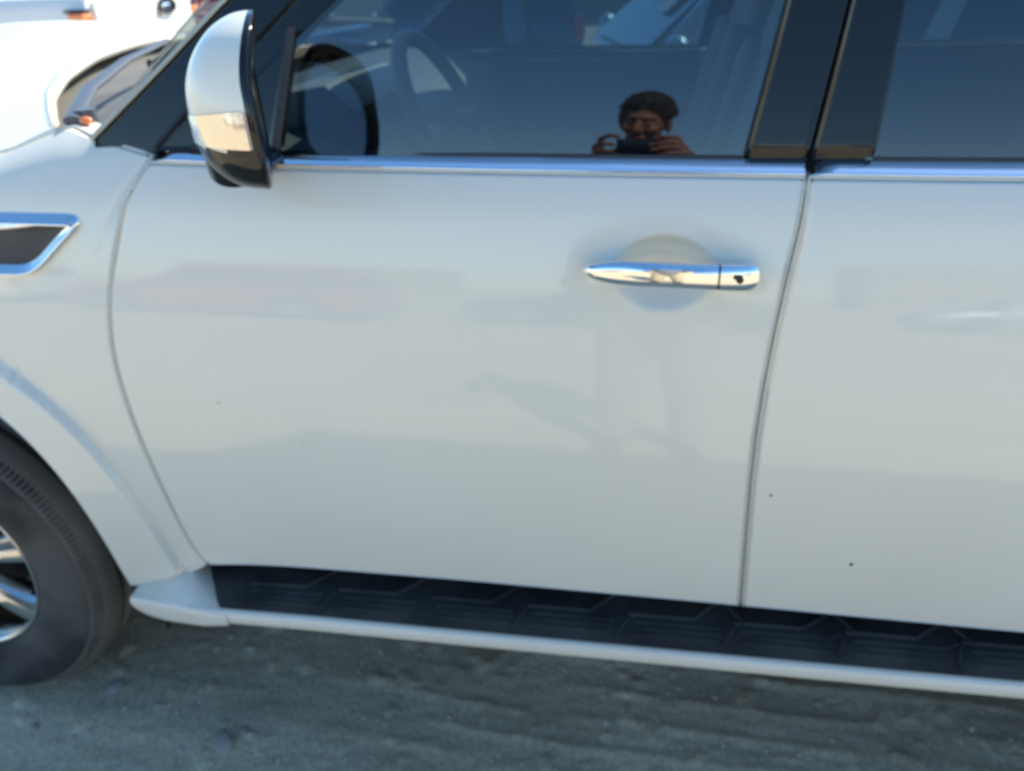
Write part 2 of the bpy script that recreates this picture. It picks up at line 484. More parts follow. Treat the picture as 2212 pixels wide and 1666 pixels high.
def radial_panel(name, xc, poly, th0, th1, flip=1, nth=220, nr=90):
    surf = arch_surf(xc, flip)
    P = np.zeros((nth, nr, 3))
    for i in range(nth):
        th = th0+(th1-th0)*i/(nth-1)
        a = R(th) if flip == 1 else pi-R(th)
        ro = ray_hit(xc, .42, a, poly) - .003
        ri = arch_r(th)+.004
        rc = crease_c(th)
        for j in range(nr):
            # cluster rows around the crease
            v = j/(nr-1)
            r = ri+(ro-ri)*v
            P[i, j] = (xc+cos(a)*r, 0, .42+sin(a)*r)
    P[..., 1] = surf(P[..., 0], P[..., 2])
    V = [p for p in P.reshape(-1, 3)]; F = grid_faces(nth, nr)
    add_flange(P, V, F, nth, nr, .003, .05)
    o = mesh_obj(name, V, F, M['paint'], ROOT, True, OFF); sided.append(o); return o
shut = [(.790, 1.331), (.724, 1.3455), (.67, 1.3555), (.611, 1.368), (.555, 1.351), (.503, 1.333), (.3, 1.302), (0, 1.268), (-.3, 1.225), (-.6, 1.165), (-.78, 1.11)]
poly = [(.628, .35), (.628, .488), (.675, .507), (.705, .516)] + [(seamF(z)-GAP, z) for z in np.linspace(.537, 1.331, 60)] + shut + [(-.84, .95), (-.80, .62), (-.66, .47), (-.66, .3)]
fender = radial_panel('front_fender', 0., poly, 5.5, 171)
polyq = [(3.075+.66, .3), (3.075+.66, .50), (4.02, .62), (4.1, .9), (4.1, 1.325)] + [(x, beltL(x)) for x in np.linspace(4.0, 2.95, 20)] + [(seamQ(z)+GAP, z) for z in np.linspace(1.3, .575, 50)] + [(2.5, .3)]
quarter = radial_panel('rear_quarter_panel', 3.075, polyq, 9, 171, flip=-1)

# ---- belt chrome strips
def belt_strip(name, x0, x1, taper=True):
    n = 60; k = 10; V = []
    for i in range(n):
        x = x0+(x1-x0)*i/(n-1)
        s = min(1, (x-x0+.002)/.012)
        zl = beltL(x)+.0005; h = .0165*s
        y0 = float(S(x, zl))
        for j in range(k):
            w = j/(k-1)
            z = zl+h*w
            y = y0-.0045+(float(G(x, zl+h))-y0+.0045)*w**.9 - .002*sin(pi*w)*s + (.005 if j == 0 else 0)
            V.append((x, y, z))
    o = mesh_obj(name, V, grid_faces(n, k), M['chrome'], ROOT, True, OFF); sided.append(o); return o
belt_strip('belt_strip', .797, 1.788); belt_strip('belt_strip', 1.795, 2.925)

# ---- fender vent
def vent():
    out = [(.27, 1.246), (.40, 1.2465), (.648, 1.2465), (.659, 1.243), (.6635, 1.235), (.655, 1.2215), (.62, 1.193), (.585, 1.163), (.562, 1.149), (.54, 1.144), (.45, 1.143), (.36, 1.147), (.31, 1.165), (.275, 1.20), (.258, 1.232)]
    def resample(pts, n):
        p = np.array(pts+[pts[0]]); d = np.r_[0, np.cumsum(np.hypot(*np.diff(p, axis=0).T))]
        t = np.linspace(0, d[-1], n, endpoint=False)
        q = np.stack([np.interp(t, d, p[:, 0]), np.interp(t, d, p[:, 1])], 1)
        for _ in range(4): q = (np.roll(q, 1, 0)+2*q+np.roll(q, -1, 0))/4
        return q
    o_ = resample(out, 160)
    tan = np.roll(o_, -1, 0)-np.roll(o_, 1, 0); tan /= np.linalg.norm(tan, axis=1)[:, None]
    nin = np.stack([tan[:, 1], -tan[:, 0]], 1)                   # inward normal (outline runs clockwise)
    V = []; k = 9; W = .019
    for i in range(160):
        for j in range(k):
            w = j/(k-1)
            p = o_[i]+nin[i]*W*w
            y = float(S(p[0], p[1])) - (.001+(.0075+.0075*(1-2*w)*nin[i][1])*min(1, 6*w+.15)*min(1, (1-w)*6+.3))
            if j == 0: y += .002
            V.append((p[0], y, p[1]))
    fr = mesh_obj('fender_vent', V, grid_faces(160, k, True), M['chrome'], ROOT, True, OFF); sided.append(fr)
    V = []; c = o_.mean(0)
    for i in range(160):
        p = o_[i]+nin[i]*(W-.001)
        V.append((p[0], float(S(p[0], p[1]))-.0025, p[1]))
    rings = [V]
    for q in (.85, .7, .55, .4, .25, .1):
        rings.append([(v[0]*q+c[0]*(1-q), float(S(v[0]*q+c[0]*(1-q), v[2]*q+c[1]*(1-q)))-.0015, v[2]*q+c[1]*(1-q)) for v in V])
    V2 = [p_ for r_ in rings[1:] for p_ in r_]; V3 = []
    F = [(k*160+i, k*160+(i+1) % 160, (k+1)*160+(i+1) % 160, (k+1)*160+i) for k in range(6) for i in range(160)]+[tuple(6*160+i for i in range(160))]
    g = mesh_obj('vent_mesh', V+V2+V3, F, M['black_plastic'], fr, True, OFF)
    # upper chrome blade that splits the opening
    b = Mesh(); pts = [(.262, .001, 1.222)]; pts = []
    for t in np.linspace(0, 1, 14):
        x = .30+.16*t; z = 1.175+.045*t**.6
        pts.append((x, float(S(x, z))-.006, z))
    for t in np.linspace(.15, 1, 10):
        x = .46+.13*t; z = 1.220+.010*t
        pts.append((x, float(S(x, z))-.006, z))
    b.tube(pts, [.008]*10+[.006]*(len(pts)-14)+[.005, .004, .003, .002], 10)
    b.build('vent_blade', M['chrome'], fr, off=OFF)
    return fr
vent()

# ---- side glass, pillars and frames
L1 = curve([(.676, 1.352), (.814, 1.455), (.932, 1.548), (1.365, 1.86)], 1)
L2 = curve([(.790, 1.336), (.847, 1.386), (.923, 1.447), (1.044, 1.546), (1.43, 1.83), (1.46, 1.87)], 1)
L3 = lambda z: L2(z)+.062 if z > 1.5 else L2(z)+.062
div = curve([(.995, 1.326), (1.044, 1.533), (1.10, 1.78)], 1)
bp0 = curve([(1.706, 1.326), (1.745, 1.53), (1.797, 1.80), (1.81, 1.87)], 1)
bps = curve([(1.7935, 1.326), (1.8245, 1.53), (1.868, 1.80), (1.88, 1.87)], 1)
bp1 = curve([(1.879, 1.326), (1.894, 1.53), (1.917, 1.80), (1.925, 1.87)], 1)
ZG0 = 1.323
# tuck added at the pillar foot so its base mirrors the sunlit ground
def Gp(x, z):
    return G(x, z) + .0065*np.clip((1.346-np.asarray(z, float))/.017, 0, 1)**1.5
GLASS = M['side_glass']
def glass_panel(name, xl, xr, zb, zt, parent, nu=24, nv=40):
    P = np.zeros((nu, nv, 3))
    for j in range(nv):
        z = zb+(zt-zb)*j/(nv-1); a, b = xl(z), xr(z)
        for i in range(nu): P[i, j] = (a+(b-a)*i/(nu-1), 0, z)
    P[..., 1] = G(P[..., 0], P[..., 2]) + .002 + .025*(P[..., 0]-1.35)*(1 if parent == front_door else 0)
    o = mesh_obj(name, P.reshape(-1, 3), grid_faces(nu, nv), GLASS, parent, True, OFF); return o
gl1 = glass_panel('window_glass', lambda z: max(div(z), L3(z)-.01)-.004, lambda z: bp0(z)+.01, ZG0-.02, 1.815, front_door)
gl2 = glass_panel('window_glass', lambda z: bp1(z)-.01, lambda z: 2.86-.12*(z-1.3), ZG0-.02, 1.815, rear_door)
cr = lambda z: 1.80
zb_ = lambda x: beltL(x)+.0145
a_pillar = panel('a_pillar', L1, lambda z: L2(z)-.002, lambda x: 1.30, const(1.86), M['black_gloss'], ROOT, surf=G, nu=14, nv=80, lift=.002, r=.004)
# fit the foot of the pillar to the fender top
def sub(name, o_):  # register a sub-part for mirroring with its panel
    o_.parent = name; return o_
fr1 = panel('door_frame', lambda z: L2(z)+.002, L3, const(1.336), const(1.83), M['black_gloss'], front_door, surf=G, nu=10, nv=70, lift=.008, depth=.05, side=False, r=.001)
sail = panel('sail_panel', lambda z: min(L3(z)-.004, div(z)-.01), lambda z: div(z)-.006, zb_, const(1.505), M['black_gloss'], front_door, surf=G, nu=16, nv=40, lift=.009, depth=.03, side=False, r=.001)
dv = panel('window_divider', lambda z: div(z)-.006, lambda z: div(z)+.007, zb_, const(1.515), M['seal'], front_door, surf=G, nu=6, nv=40, lift=.012, depth=.02, side=False, r=.002)
bpf = panel('b_pillar_cover', bp0, lambda z: bps(z)-.0025, zb_, const(1.815), M['black_gloss'], front_door, surf=Gp, nu=12, nv=120, lift=.003, depth=.04, side=False, r=.001)
bpr = panel('b_pillar_cover', lambda z: bps(z)+.0025, bp1, zb_, const(1.815), M['black_gloss'], rear_door, surf=Gp, nu=12, nv=120, lift=.003, depth=.04, side=False, r=.001)
top1 = panel('door_frame', lambda z: L3(z)-.03, lambda z: bps(z)-.0025, const(1.803), const(1.835), M['black_gloss'], front_door, surf=G, nu=40, nv=6, lift=.004, side=False, r=.001)
top2 = panel('door_frame', lambda z: bps(z)+.0025, const(2.86), const(1.803), const(1.835), M['black_gloss'], rear_door, surf=G, nu=40, nv=6, lift=.004, side=False, r=.001)
cp = panel('c_pillar', lambda z: 2.85-.12*(z-1.3), lambda z: 3.0-.10*(z-1.3), zb_, const(1.835), M['black_gloss'], ROOT, surf=G, nu=10, nv=40, lift=.003, r=.001)
qg = glass_panel('quarter_glass', lambda z: 2.98-.10*(z-1.3), lambda z: 4.0-.45*(z-1.3), ZG0-.02, 1.82, ROOT); sided.append(qg)
dp = panel('d_pillar', lambda z: 3.96-.45*(z-1.3), lambda z: 4.18-.30*(z-1.3), zb_, const(1.86), M['paint'], ROOT, surf=G, nu=10, nv=40, lift=.003)
rr = panel('roof_side_rail', lambda z: L2(z) if z < 1.86 else 1.44, const(4.05), const(1.836), const(1.875), M['paint'], ROOT, surf=G, nu=60, nv=8, lift=.004)
# thin bright moulding between windscreen and pillar
V = Mesh(); pts = [(L1(z)-.004, float(G(L1(z), z))+.001, z) for z in np.linspace(1.352, 1.85, 30)]
V.tube(pts, .0048, 10); sided.append(V.build('windscreen_moulding', mat('cream_rubber_moulding', (.42, .42, .34), .35, 0, .5), ROOT, off=OFF))
# lower window seal (outer sweep)
for par, x0, x1 in ((front_door, 1.0, 1.705), (rear_door, 1.88, 2.84)):
    V = Mesh(); pts = [(x, float(G(x, beltL(x)+.018))+.002, beltL(x)+.018) for x in np.linspace(x0, x1, 24)]
    V.tube(pts, .0035, 8); V.build('window_seal', M['seal'], par, off=OFF)

# ---- door handle
def handle(dx, parent, cup=True):
    xs = np.linspace(1.487, 1.737, 70)
    def hh(x):   # half height
        t = (x-1.487)/.25
        a = .0198*math.sqrt(max(0, 1-(1-min(1, t/.36+.01))**2))
        if t > .94: a *= math.sqrt(max(0, 1-((t-.94)/.06)**2))
        return max(a, .0012)
    def zc(x):
        t = (x-1.487)/.25
        return 1.176+.006*sin(pi*min(1, t*1.1)) - .001*t
    def build(xa, xb, name, m_, grow=0., par=parent):
        X = [x for x in xs if xa <= x <= xb]; X = [xa]+X+[xb]
        V = []; n = 28
        for x in X:
            t = (x-1.487)/.25
            off = .010+.030*math.sqrt(max(0, sin(pi*min(max(t*.97+.015, 0), 1))))
            y0 = float(S(x, 1.18))
            h = hh(x)+grow; d = .011*min(1, h/.012)+grow
            for k in range(n):
                w = 2*pi*k/n
                c_, s_ = cos(w), sin(w)
                V.append((x+dx, y0-off+d*.9*math.copysign(abs(c_)**.8, c_), zc(x)+.012+h*math.copysign(abs(s_)**.9, s_) + (-.0035*sin(pi*t)**2 if s_ > .5 else 0)))
        F = []
        for i in range(len(X)-1):
            for k in range(n): F.append((i*n+k, i*n+(k+1) % n, (i+1)*n+(k+1) % n, (i+1)*n+k))
        F.append(tuple(range(n-1, -1, -1))); F.append(tuple((len(X)-1)*n+k for k in range(n)))
        o = mesh_obj(name, V, F, m_, par, True, OFF); o.data.set_sharp_from_angle(angle=R(50)); return o
    h1 = build(1.487, 1.6765, 'door_handle', M['chrome'])
    h2 = build(1.6795, 1.737, 'handle_end_cap', M['chrome'])
    build(1.6755, 1.6805, 'handle_gap', M['rubber'], -.0012)
    y0 = float(S(1.705, 1.18))-.010-.030-.010
    kb = Mesh(); kb.tube([(1.7055+dx, y0+.0018, 1.1905), (1.7055+dx, y0+.012, 1.1905)], .0050, 18)
    kb.build('lock_cylinder', M['dark_metal'], parent, off=OFF)
    for x in (1.53, 1.71):
        f = Mesh(); f.tube([(x+dx, float(S(x, 1.19))+.004, 1.190), (x+dx, float(S(x, 1.19))-.022, 1.190)], .009, 12)
        f.build('handle_foot', M['chrome'], parent, off=OFF)
handle(0, front_door)
handle(1.04, rear_door)

# ---- paint chips on the rear door
for (x, z, r_) in ((1.937, .694, .0035), (1.793, .824, .0025), (1.006, .86, .0012), (.86, .93, .0014)):
    c = Mesh(); y = float(S(x, z)); c.ell((x, y-.0002, z), (r_, .0006, r_*.9), n=8)
    c.build('paint_chip', M['dark_metal'], rear_door if x > 1.79 else front_door, off=OFF)

# ---- running board
def board():
    xs = np.linspace(.725, 2.62, 120)
    zt_ = lambda x: np.interp(x, [.6, .72, .80, .965, 1.711, 2.218, 2.7], [.476, .490, .489, .496, .513, .524, .530])
    trim = []; k = 13
    for x in xs:
        z0 = float(zt_(x)); a = .004
        prof = [(-.088, .0), (-.093, .0022), (-.098, .002), (-.1015, -.003), (-.1035, -.010), (-.1035, -.018), (-.101, -.026), (-.095, -.033), (-.085, -.036), (-.05, -.040), (.0, -.045), (.08, -.05), (.15, -.05)]
        for (y, dz) in prof: trim.append((x, y+.004*((x-1.6)/1)**2, z0+dz))
    F = grid_faces(len(xs), k)
    o = mesh_obj('running_board', trim, F, M['paint'], ROOT, True, OFF); sided.append(o)
    V = []; kk = 8
    xs2 = np.linspace(0, 1, 140)
    kk = 24
    for u in xs2:
        for j in range(kk):
            y = .17+(-.0885-.17)*(j/(kk-1))**.8
            e = max(0, (-.045-y)/.0435); x0_ = .628+.78*max(0, .04-y)+.040*(1-math.sqrt(max(0, 1-min(1, e)**2)))
            x = x0_+(2.60-x0_)*u**1.3
            V.append((x, y+.004*((x-1.6)/1)**2, float(zt_(x))-.001+.0008*(u < .02)))
    pad = mesh_obj('step_pad', V, grid_faces(len(xs2), kk), M['black_plastic'], o, True, OFF)
    me = Mesh()
    def rib(x0, y0, x1, y1, w=.004, h=.005):
        z0 = float(zt_(x0)); z1 = float(zt_(x1)); d = Vector((x1-x0, y1-y0, 0)); n = Vector((-d.y, d.x, 0)).normalized()*w
        v = []
        for (x, y, z) in ((x0, y0, z0), (x1, y1, z1)):
            for s in (-1, 1):
                v.append((x+n.x*s, y+n.y*s, z-.003)); v.append((x+n.x*s*.6, y+n.y*s*.6, z+h))
        return v
    def emit(v, name='step_rib'):
        q = Mesh(); q.add(v, [(0, 4, 5, 1), (1, 5, 7, 3), (3, 7, 6, 2), (0, 1, 3, 2), (4, 6, 7, 5)])
        q.build(name, M['black_plastic'], o, smooth=False, off=OFF)
    # long grooves as broken ridges, chevrons between them
    P = .19; n = 10
    for i in range(n):
        xa = .82+i*P; s = 1 if xa < 1.75 else -1
        # inner tooth
        emit(rib(xa, -.012, xa+P*.62, -.012)); emit(rib(xa+P*.62, -.012, xa+P*.62+.05, .045 if s > 0 else .03))
        for yy in (-.030, -.046, -.062):
            emit(rib(xa+.012+(.015 if yy == -.046 else 0), yy, xa+P*.86, yy, .003, .003))
        if s < 0:
            emit(rib(xa-.02, .05, xa+.02, -.012)); emit(rib(xa+P*.86, -.030, xa+P*.86+.02, -.018))
        emit(rib(xa+P*.90, -.070, xa+P*.98, -.026, .005, .004))
    rib_edge = rib(.82, -.076, 2.58, -.076, .0025, .003); emit(rib_edge)
    # front end block that meets the arch flare
    secs = []
    for t in np.linspace(0, 1, 16):
        x = .572+.238*t
        ztop = .556-.028*t - .030*max(0, (t-.55)/.45)**1.2
        zbot = .455 - .02*sin(pi*t) + .012*t
        zbot = float(np.interp(x, [.535, .56, .60, .66, .72, .78], [.485, .432, .420, .428, .445, .455]))
        ztop = float(np.interp(x, [.535, .60, .66, .72, .76, .81], [.552, .545, .535, .518, .498, .480]))
        yo = -.088 - .012*sin(pi*min(1, t))
        yo = float(np.interp(x, [.56, .60, .66, .75, .81], [-.0745, -.080, -.090, -.1020, -.1035]))
        ze = float(np.interp(x, [.56, .60, .64, .68, .74, .81], [.471, .480, .484, .486, .490, .487]))
        zi = float(np.interp(x, [.56, .60, .66, .70, .73, .76, .81], [.473, .484, .502, .513, .512, .500, .482]))
        zbot = float(np.interp(x, [.572, .585, .60, .615, .63, .66, .75, .81], [.452, .440, .432, .428, .427, .427, .437, .450]))
        sec = [(x, .08, zi), (x, -.030, zi), (x, -.048, zi-.002), (x, yo+.008, ze+.002), (x, yo+.002, ze-.001), (x, yo, ze-.008), (x, yo, (ze+zbot)/2), (x, yo+.003, zbot+.008), (x, yo+.012, zbot), (x, -.04, zbot-.003), (x, .08, zbot-.005)]
        secs += sec
    secs = [(x-.85*(y+.0885)*max(0, (x-.64)/.17), y, z) if y > -.0885 else (x, y, z) for (x, y, z) in secs]
    e = mesh_obj('board_end', secs, grid_faces(16, 11)+[tuple(range(11))], M['paint'], ROOT, True, OFF)
    md = e.modifiers.new('s', 'SUBSURF'); md.levels = 1; md.render_levels = 1
    sided.append(e)
board()

# ---- sills and underbody
ub = Mesh(); ub.box((1.6, YC, .42), (4.6, 1.50, .16)); ub.box((1.62, .16, .50), (1.8, .12, .16)); ub.box((1.62, 2*YC-.16, .50), (1.8, .12, .16))
ub.build('underbody', M['rubber'], ROOT, off=OFF)
inner = Mesh()
inner.prism([(.72, .60), (1.80, .60), (1.80, 1.285), (.80, 1.285)], 'y', .075, .085)
inner.prism([(1.81, .60), (2.9, .60), (2.9, 1.285), (1.81, 1.285)], 'y', .075, .085)
o = inner.build('door_card', M['dash'], ROOT, smooth=False, off=OFF); sided.append(o)
sh = Mesh(); sh.prism([(.60, .56), (.735, .56), (.735, 1.30), (.62, 1.32)], 'y', .06, .09); o = sh.build('seam_backing', M['paint'], ROOT, smooth=False, off=OFF); sided.append(o)
sh = Mesh(); sh.prism([(1.75, .57), (1.80, .57), (1.81, 1.30), (1.76, 1.30)], 'y', .034, .06); o = sh.build('seam_backing', M['paint'], ROOT, smooth=False, off=OFF); sided.append(o)

# ---- bonnet
def ys_(x): return float(S(x, eh(x))+crown(x, eh(x)))+.004
def bonnet_z(x, y):
    yy = y if y <= YC else 2*YC-y
    s = np.clip((yy-.08)/(YC-.08), 0, 1)
    w = 1-(1-s)**1.7
    c = 1.492-.05*(max(0, .05-x)/.9)**2-.047*min(1, max(0, (x+.02)/.27))**2
    return float(eh(x)+(c-eh(x))*w)
hood_edge = curve([(.0, .640), (.083, .606), (.15, .540), (.27, .440), (.40, .342), (.50, .290), (.578, .254), (.713, .232), (.858, .230), (.965, .228)], 0)
def hedge(y): return hood_edge(y if y <= YC else 2*YC-y)
def bonnet():
    nu, nv = 90, 161; P = np.zeros((nu, nv, 3))
    for j in range(nv):
        s = j/(nv-1)*2-1; s = math.copysign(abs(s)**.8, s)
        for i in range(nu):
            y = YC+s*(YC-.086)
            xb = hedge(y)
            x0 = -.86+.02*0
            x = x0+(xb-x0)*(i/(nu-1))**.75
            ye = ys_(x)+.003
            y = YC+s*(YC-ye)
            xb = hedge(y); x = x0+(xb-x0)*(i/(nu-1))**.75
            P[i, j] = (x-.10*0, y, bonnet_z(x, y))
    V = [p for p in P.reshape(-1, 3)]; F = grid_faces(nu, nv)
    # rolled rear edge and side returns
    base = [(nu-1)*nv+j for j in range(nv)]
    nrm = []
    for j in range(nv):
        a = P[-1, min(j+1, nv-1)]-P[-1, max(j-1, 0)]; n_ = np.array([a[1], -a[0], 0.]); n_ /= np.linalg.norm(n_); 
        if n_[0] < 0: n_ = -n_
        nrm.append(n_)
    for ang in (25, 50, 75, 90, 130, 'f'):
        st = len(V)
        for j in range(nv):
            r_ = .014
            if ang == 'f': V.append(P[-1, j]-nrm[j]*.05+np.array([0, 0, -.032]))
            else: V.append(P[-1, j]+nrm[j]*r_*sin(R(ang))+np.array([0, 0, -r_*(1-cos(R(ang)))]))
        cur = list(range(st, st+nv))
        for j in range(nv-1): F.append((base[j], base[j+1], cur[j+1], cur[j]))
        base = cur
    for jj in (0, nv-1):
        base = [i*nv+jj for i in range(nu)]
        sgn = -1 if jj == 0 else 1
        for (dy, dz) in ((.002, -.001), (.003, -.004), (.003, -.03)):
            st = len(V)
            for i in range(nu): V.append(P[i, jj]+np.array([0, sgn*dy*.5, dz]))
            cur = list(range(st, st+nu))
            for i in range(nu-1): F.append((base[i], base[i+1], cur[i+1], cur[i]))
            base = cur
    mesh_obj('bonnet', V, F, M['paint'], ROOT, True, OFF)
bonnet()
# engine-bay floor so that no light leaks under the bonnet
eb = Mesh(); eb.box((-.15, YC, .95), (1.3, 1.55, .5)); eb.build('engine_bay', M['rubber'], ROOT, off=OFF)

# ---- windscreen, cowl, wipers
wb = curve([(0., .70), (.075, .672), (.15, .640), (.3, .585), (.5, .535), (.965, .47)], 0)
def wbase(y):
    yy = y if y <= YC else 2*YC-y
    s = (yy-.075)/(YC-.075)
    return Vector((wb(yy), y, 1.352+.055*(1-(1-s)**2)))
def wtop(y):
    yy = y if y <= YC else 2*YC-y
    s = (yy-.075)/(YC-.075)
    yt = .205+(YC-.205)*s
    yt = yt if y <= YC else 2*YC-yt
    return Vector((1.352-.10*(1-(1-s)**2), yt, 1.862+.07*(1-(1-s)**2)))
nu, nv = 60, 40; V = []
for i in range(nu):
    y = .075+(2*YC-.15)*i/(nu-1); a, b = wbase(y), wtop(y)
    for j in range(nv):
        t = j/(nv-1); p = a.lerp(b, t); n_ = Vector((-.55, 0, .83)); V.append(p+n_*.03*sin(pi*t))
mesh_obj('windscreen', V, grid_faces(nu, nv), M['windscreen'], ROOT, True, OFF)
V = []
nu = 80
for i in range(nu):
    y = .085+(2*YC-.17)*i/(nu-1); a = wbase(y); hx = hedge(y)-.04; hz = bonnet_z(hedge(y), y)-.045
    for j in range(9):
        t = j/8; p = Vector((hx, y, hz)).lerp(a+Vector((.015, 0, -.006)), t); p.z += .004*sin(8*pi*t)*(1 if j < 8 else 0) - .012*sin(pi*t); V.append(p)
mesh_obj('cowl_panel', V, grid_faces(nu, 9), M['grey_plastic'], ROOT, True, OFF)
def wiper(ypiv, yend, pts_=None):
    a = wbase(ypiv)+Vector((-.03, 0, .005)); e = wbase(yend); tp = wtop(yend)
    d = (tp-e).normalized()
    e1 = e+d*.10+Vector((-.012, 0, .022)); m1 = wbase((ypiv*.75+yend*.25))+d*.01+Vector((-.015, 0, .03))
    arm = Mesh(); arm.tube([a+Vector((0, 0, -.02)), a+Vector((0, 0, .02))], .018, 16)
    if pts_: a = Vector(pts_[0]); path = [Vector(q) for q in pts_]
    else: path = [a+Vector((0, 0, .012)), m1, m1.lerp(e1, .5), e1]
    arm.tube(path, [.015, .014, .012, .009][:len(path)], 10, flat=.6)
    w = arm.build('wiper', M['wiper_grey'], ROOT, off=OFF)
    bl = Mesh(); pts = []
    for t in np.linspace(-.55, .5, 14):
        yy_ = yend+t*.62*(-1 if yend > ypiv else -1)
        yy_ = min(max(yy_, .14), 2*YC-.14)
        q = wbase(yy_)+((wtop(yy_)-wbase(yy_)).normalized())*(.085)
        pts.append(q+Vector((-.008, 0, .014)))
    bl.tube(pts, .006, 8, flat=1.6); bl.build('wiper_blade', M['rubber'], w, off=OFF)
wiper(.155, .62, [(.606, .12, 1.372), (.52, .30, 1.402), (.47, .50, 1.432), (.45, .70, 1.455)]); wiper(.80, 1.38)
am = Mesh(); am.ell((.628, .125, 1.372), (.012, .009, .007), n=8); am.build('amber_reflection', M['amber'], ROOT, off=OFF)  # amber bead added to imitate an orange lamp's reflection by the windscreen

# ---- roof, tail, nose
nu, nv = 40, 41; V = []
for i in range(nu):
    t = i/(nu-1)
    for j in range(nv):
        s = j/(nv-1)*2-1
        y = YC+s*(YC-.212)
        x0 = 1.352-.10*(1-s*s); x = x0+(4.08-x0)*t
        V.append((x, y, 1.874+.068*(1-abs(s)**2.4)*min(1, .75+t)-.05*max(0, (t-.8)/.2)**2))
mesh_obj('roof', V, grid_faces(nu, nv), M['paint'], ROOT, True, OFF)
hl = Mesh(); hl.box((2.75, YC, 1.855), (2.6, 1.40, .012)); hl.build('headlining', M['cream'], ROOT, off=OFF)
V = []; nu, nv = 41, 30
for i in range(nu):
    s = i/(nu-1)*2-1
    for j in range(nv):
        z = .42+(1.87-.42)*j/(nv-1)
        w = YC-float(G(4.0, z) if z > 1.33 else S(4.05, max(z, .5)))-.01
        x = 4.10+.13*(1-abs(s)**2.5) - (.28*(z-1.33) if z > 1.33 else 0) + (.05 if z < .75 else 0)
        V.append((x, YC+s*w, z))
tg = mesh_obj('tailgate', V, grid_faces(nu, nv), M['paint'], ROOT, True, OFF)
rg = Mesh(); rg.prism([(YC-.62, 1.40), (YC+.62, 1.40), (YC+.55, 1.80), (YC-.55, 1.80)], 'x', 4.20, 4.215)
o = rg.build('rear_window', M['car_glass'], ROOT, smooth=False, off=OFF)
for v in o.data.vertices: v.co.x -= .28*(v.co.z-1.33)-.02
for s in (1, -1):
    t = Mesh(); t.box((4.13, YC+s*.82, 1.12), (.10, .20, .26)); t.build('tail_light', M['red_lens'], ROOT, off=OFF, bevel=.02)
V = []; nu, nv = 61, 34
for i in range(nu):
    s = i/(nu-1)*2-1
    for j in range(nv):
        z = .30+(1.10-.30)*j/(nv-1)
        a = s*pi/2
        V.append((-.62-.33*cos(a)**.6-.03*sin(pi*(z-.3)/.8), YC+(YC-float(S(-.7, max(z, .45))))*math.copysign(abs(sin(a))**.75, s), z))
nose = mesh_obj('front_bumper', V, grid_faces(nu, nv), M['paint'], ROOT, True, OFF)
g = Mesh(); g.box((-.99, YC, .84), (.05, .92, .34)); gr = g.build('grille', M['black_gloss'], ROOT, off=OFF, bevel=.02)
g = Mesh()
for k in range(5): g.box((-1.02, YC, .72+k*.06), (.02, .86, .018))
g.build('grille_bar', M['chrome'], gr, off=OFF, bevel=.004)
for s in (1, -1):
    t = Mesh(); t.ell((-.80, YC+s*.72, .99), (.14, .20, .085), n=12); t.build('headlight', M['lens_clear'], ROOT, off=OFF)

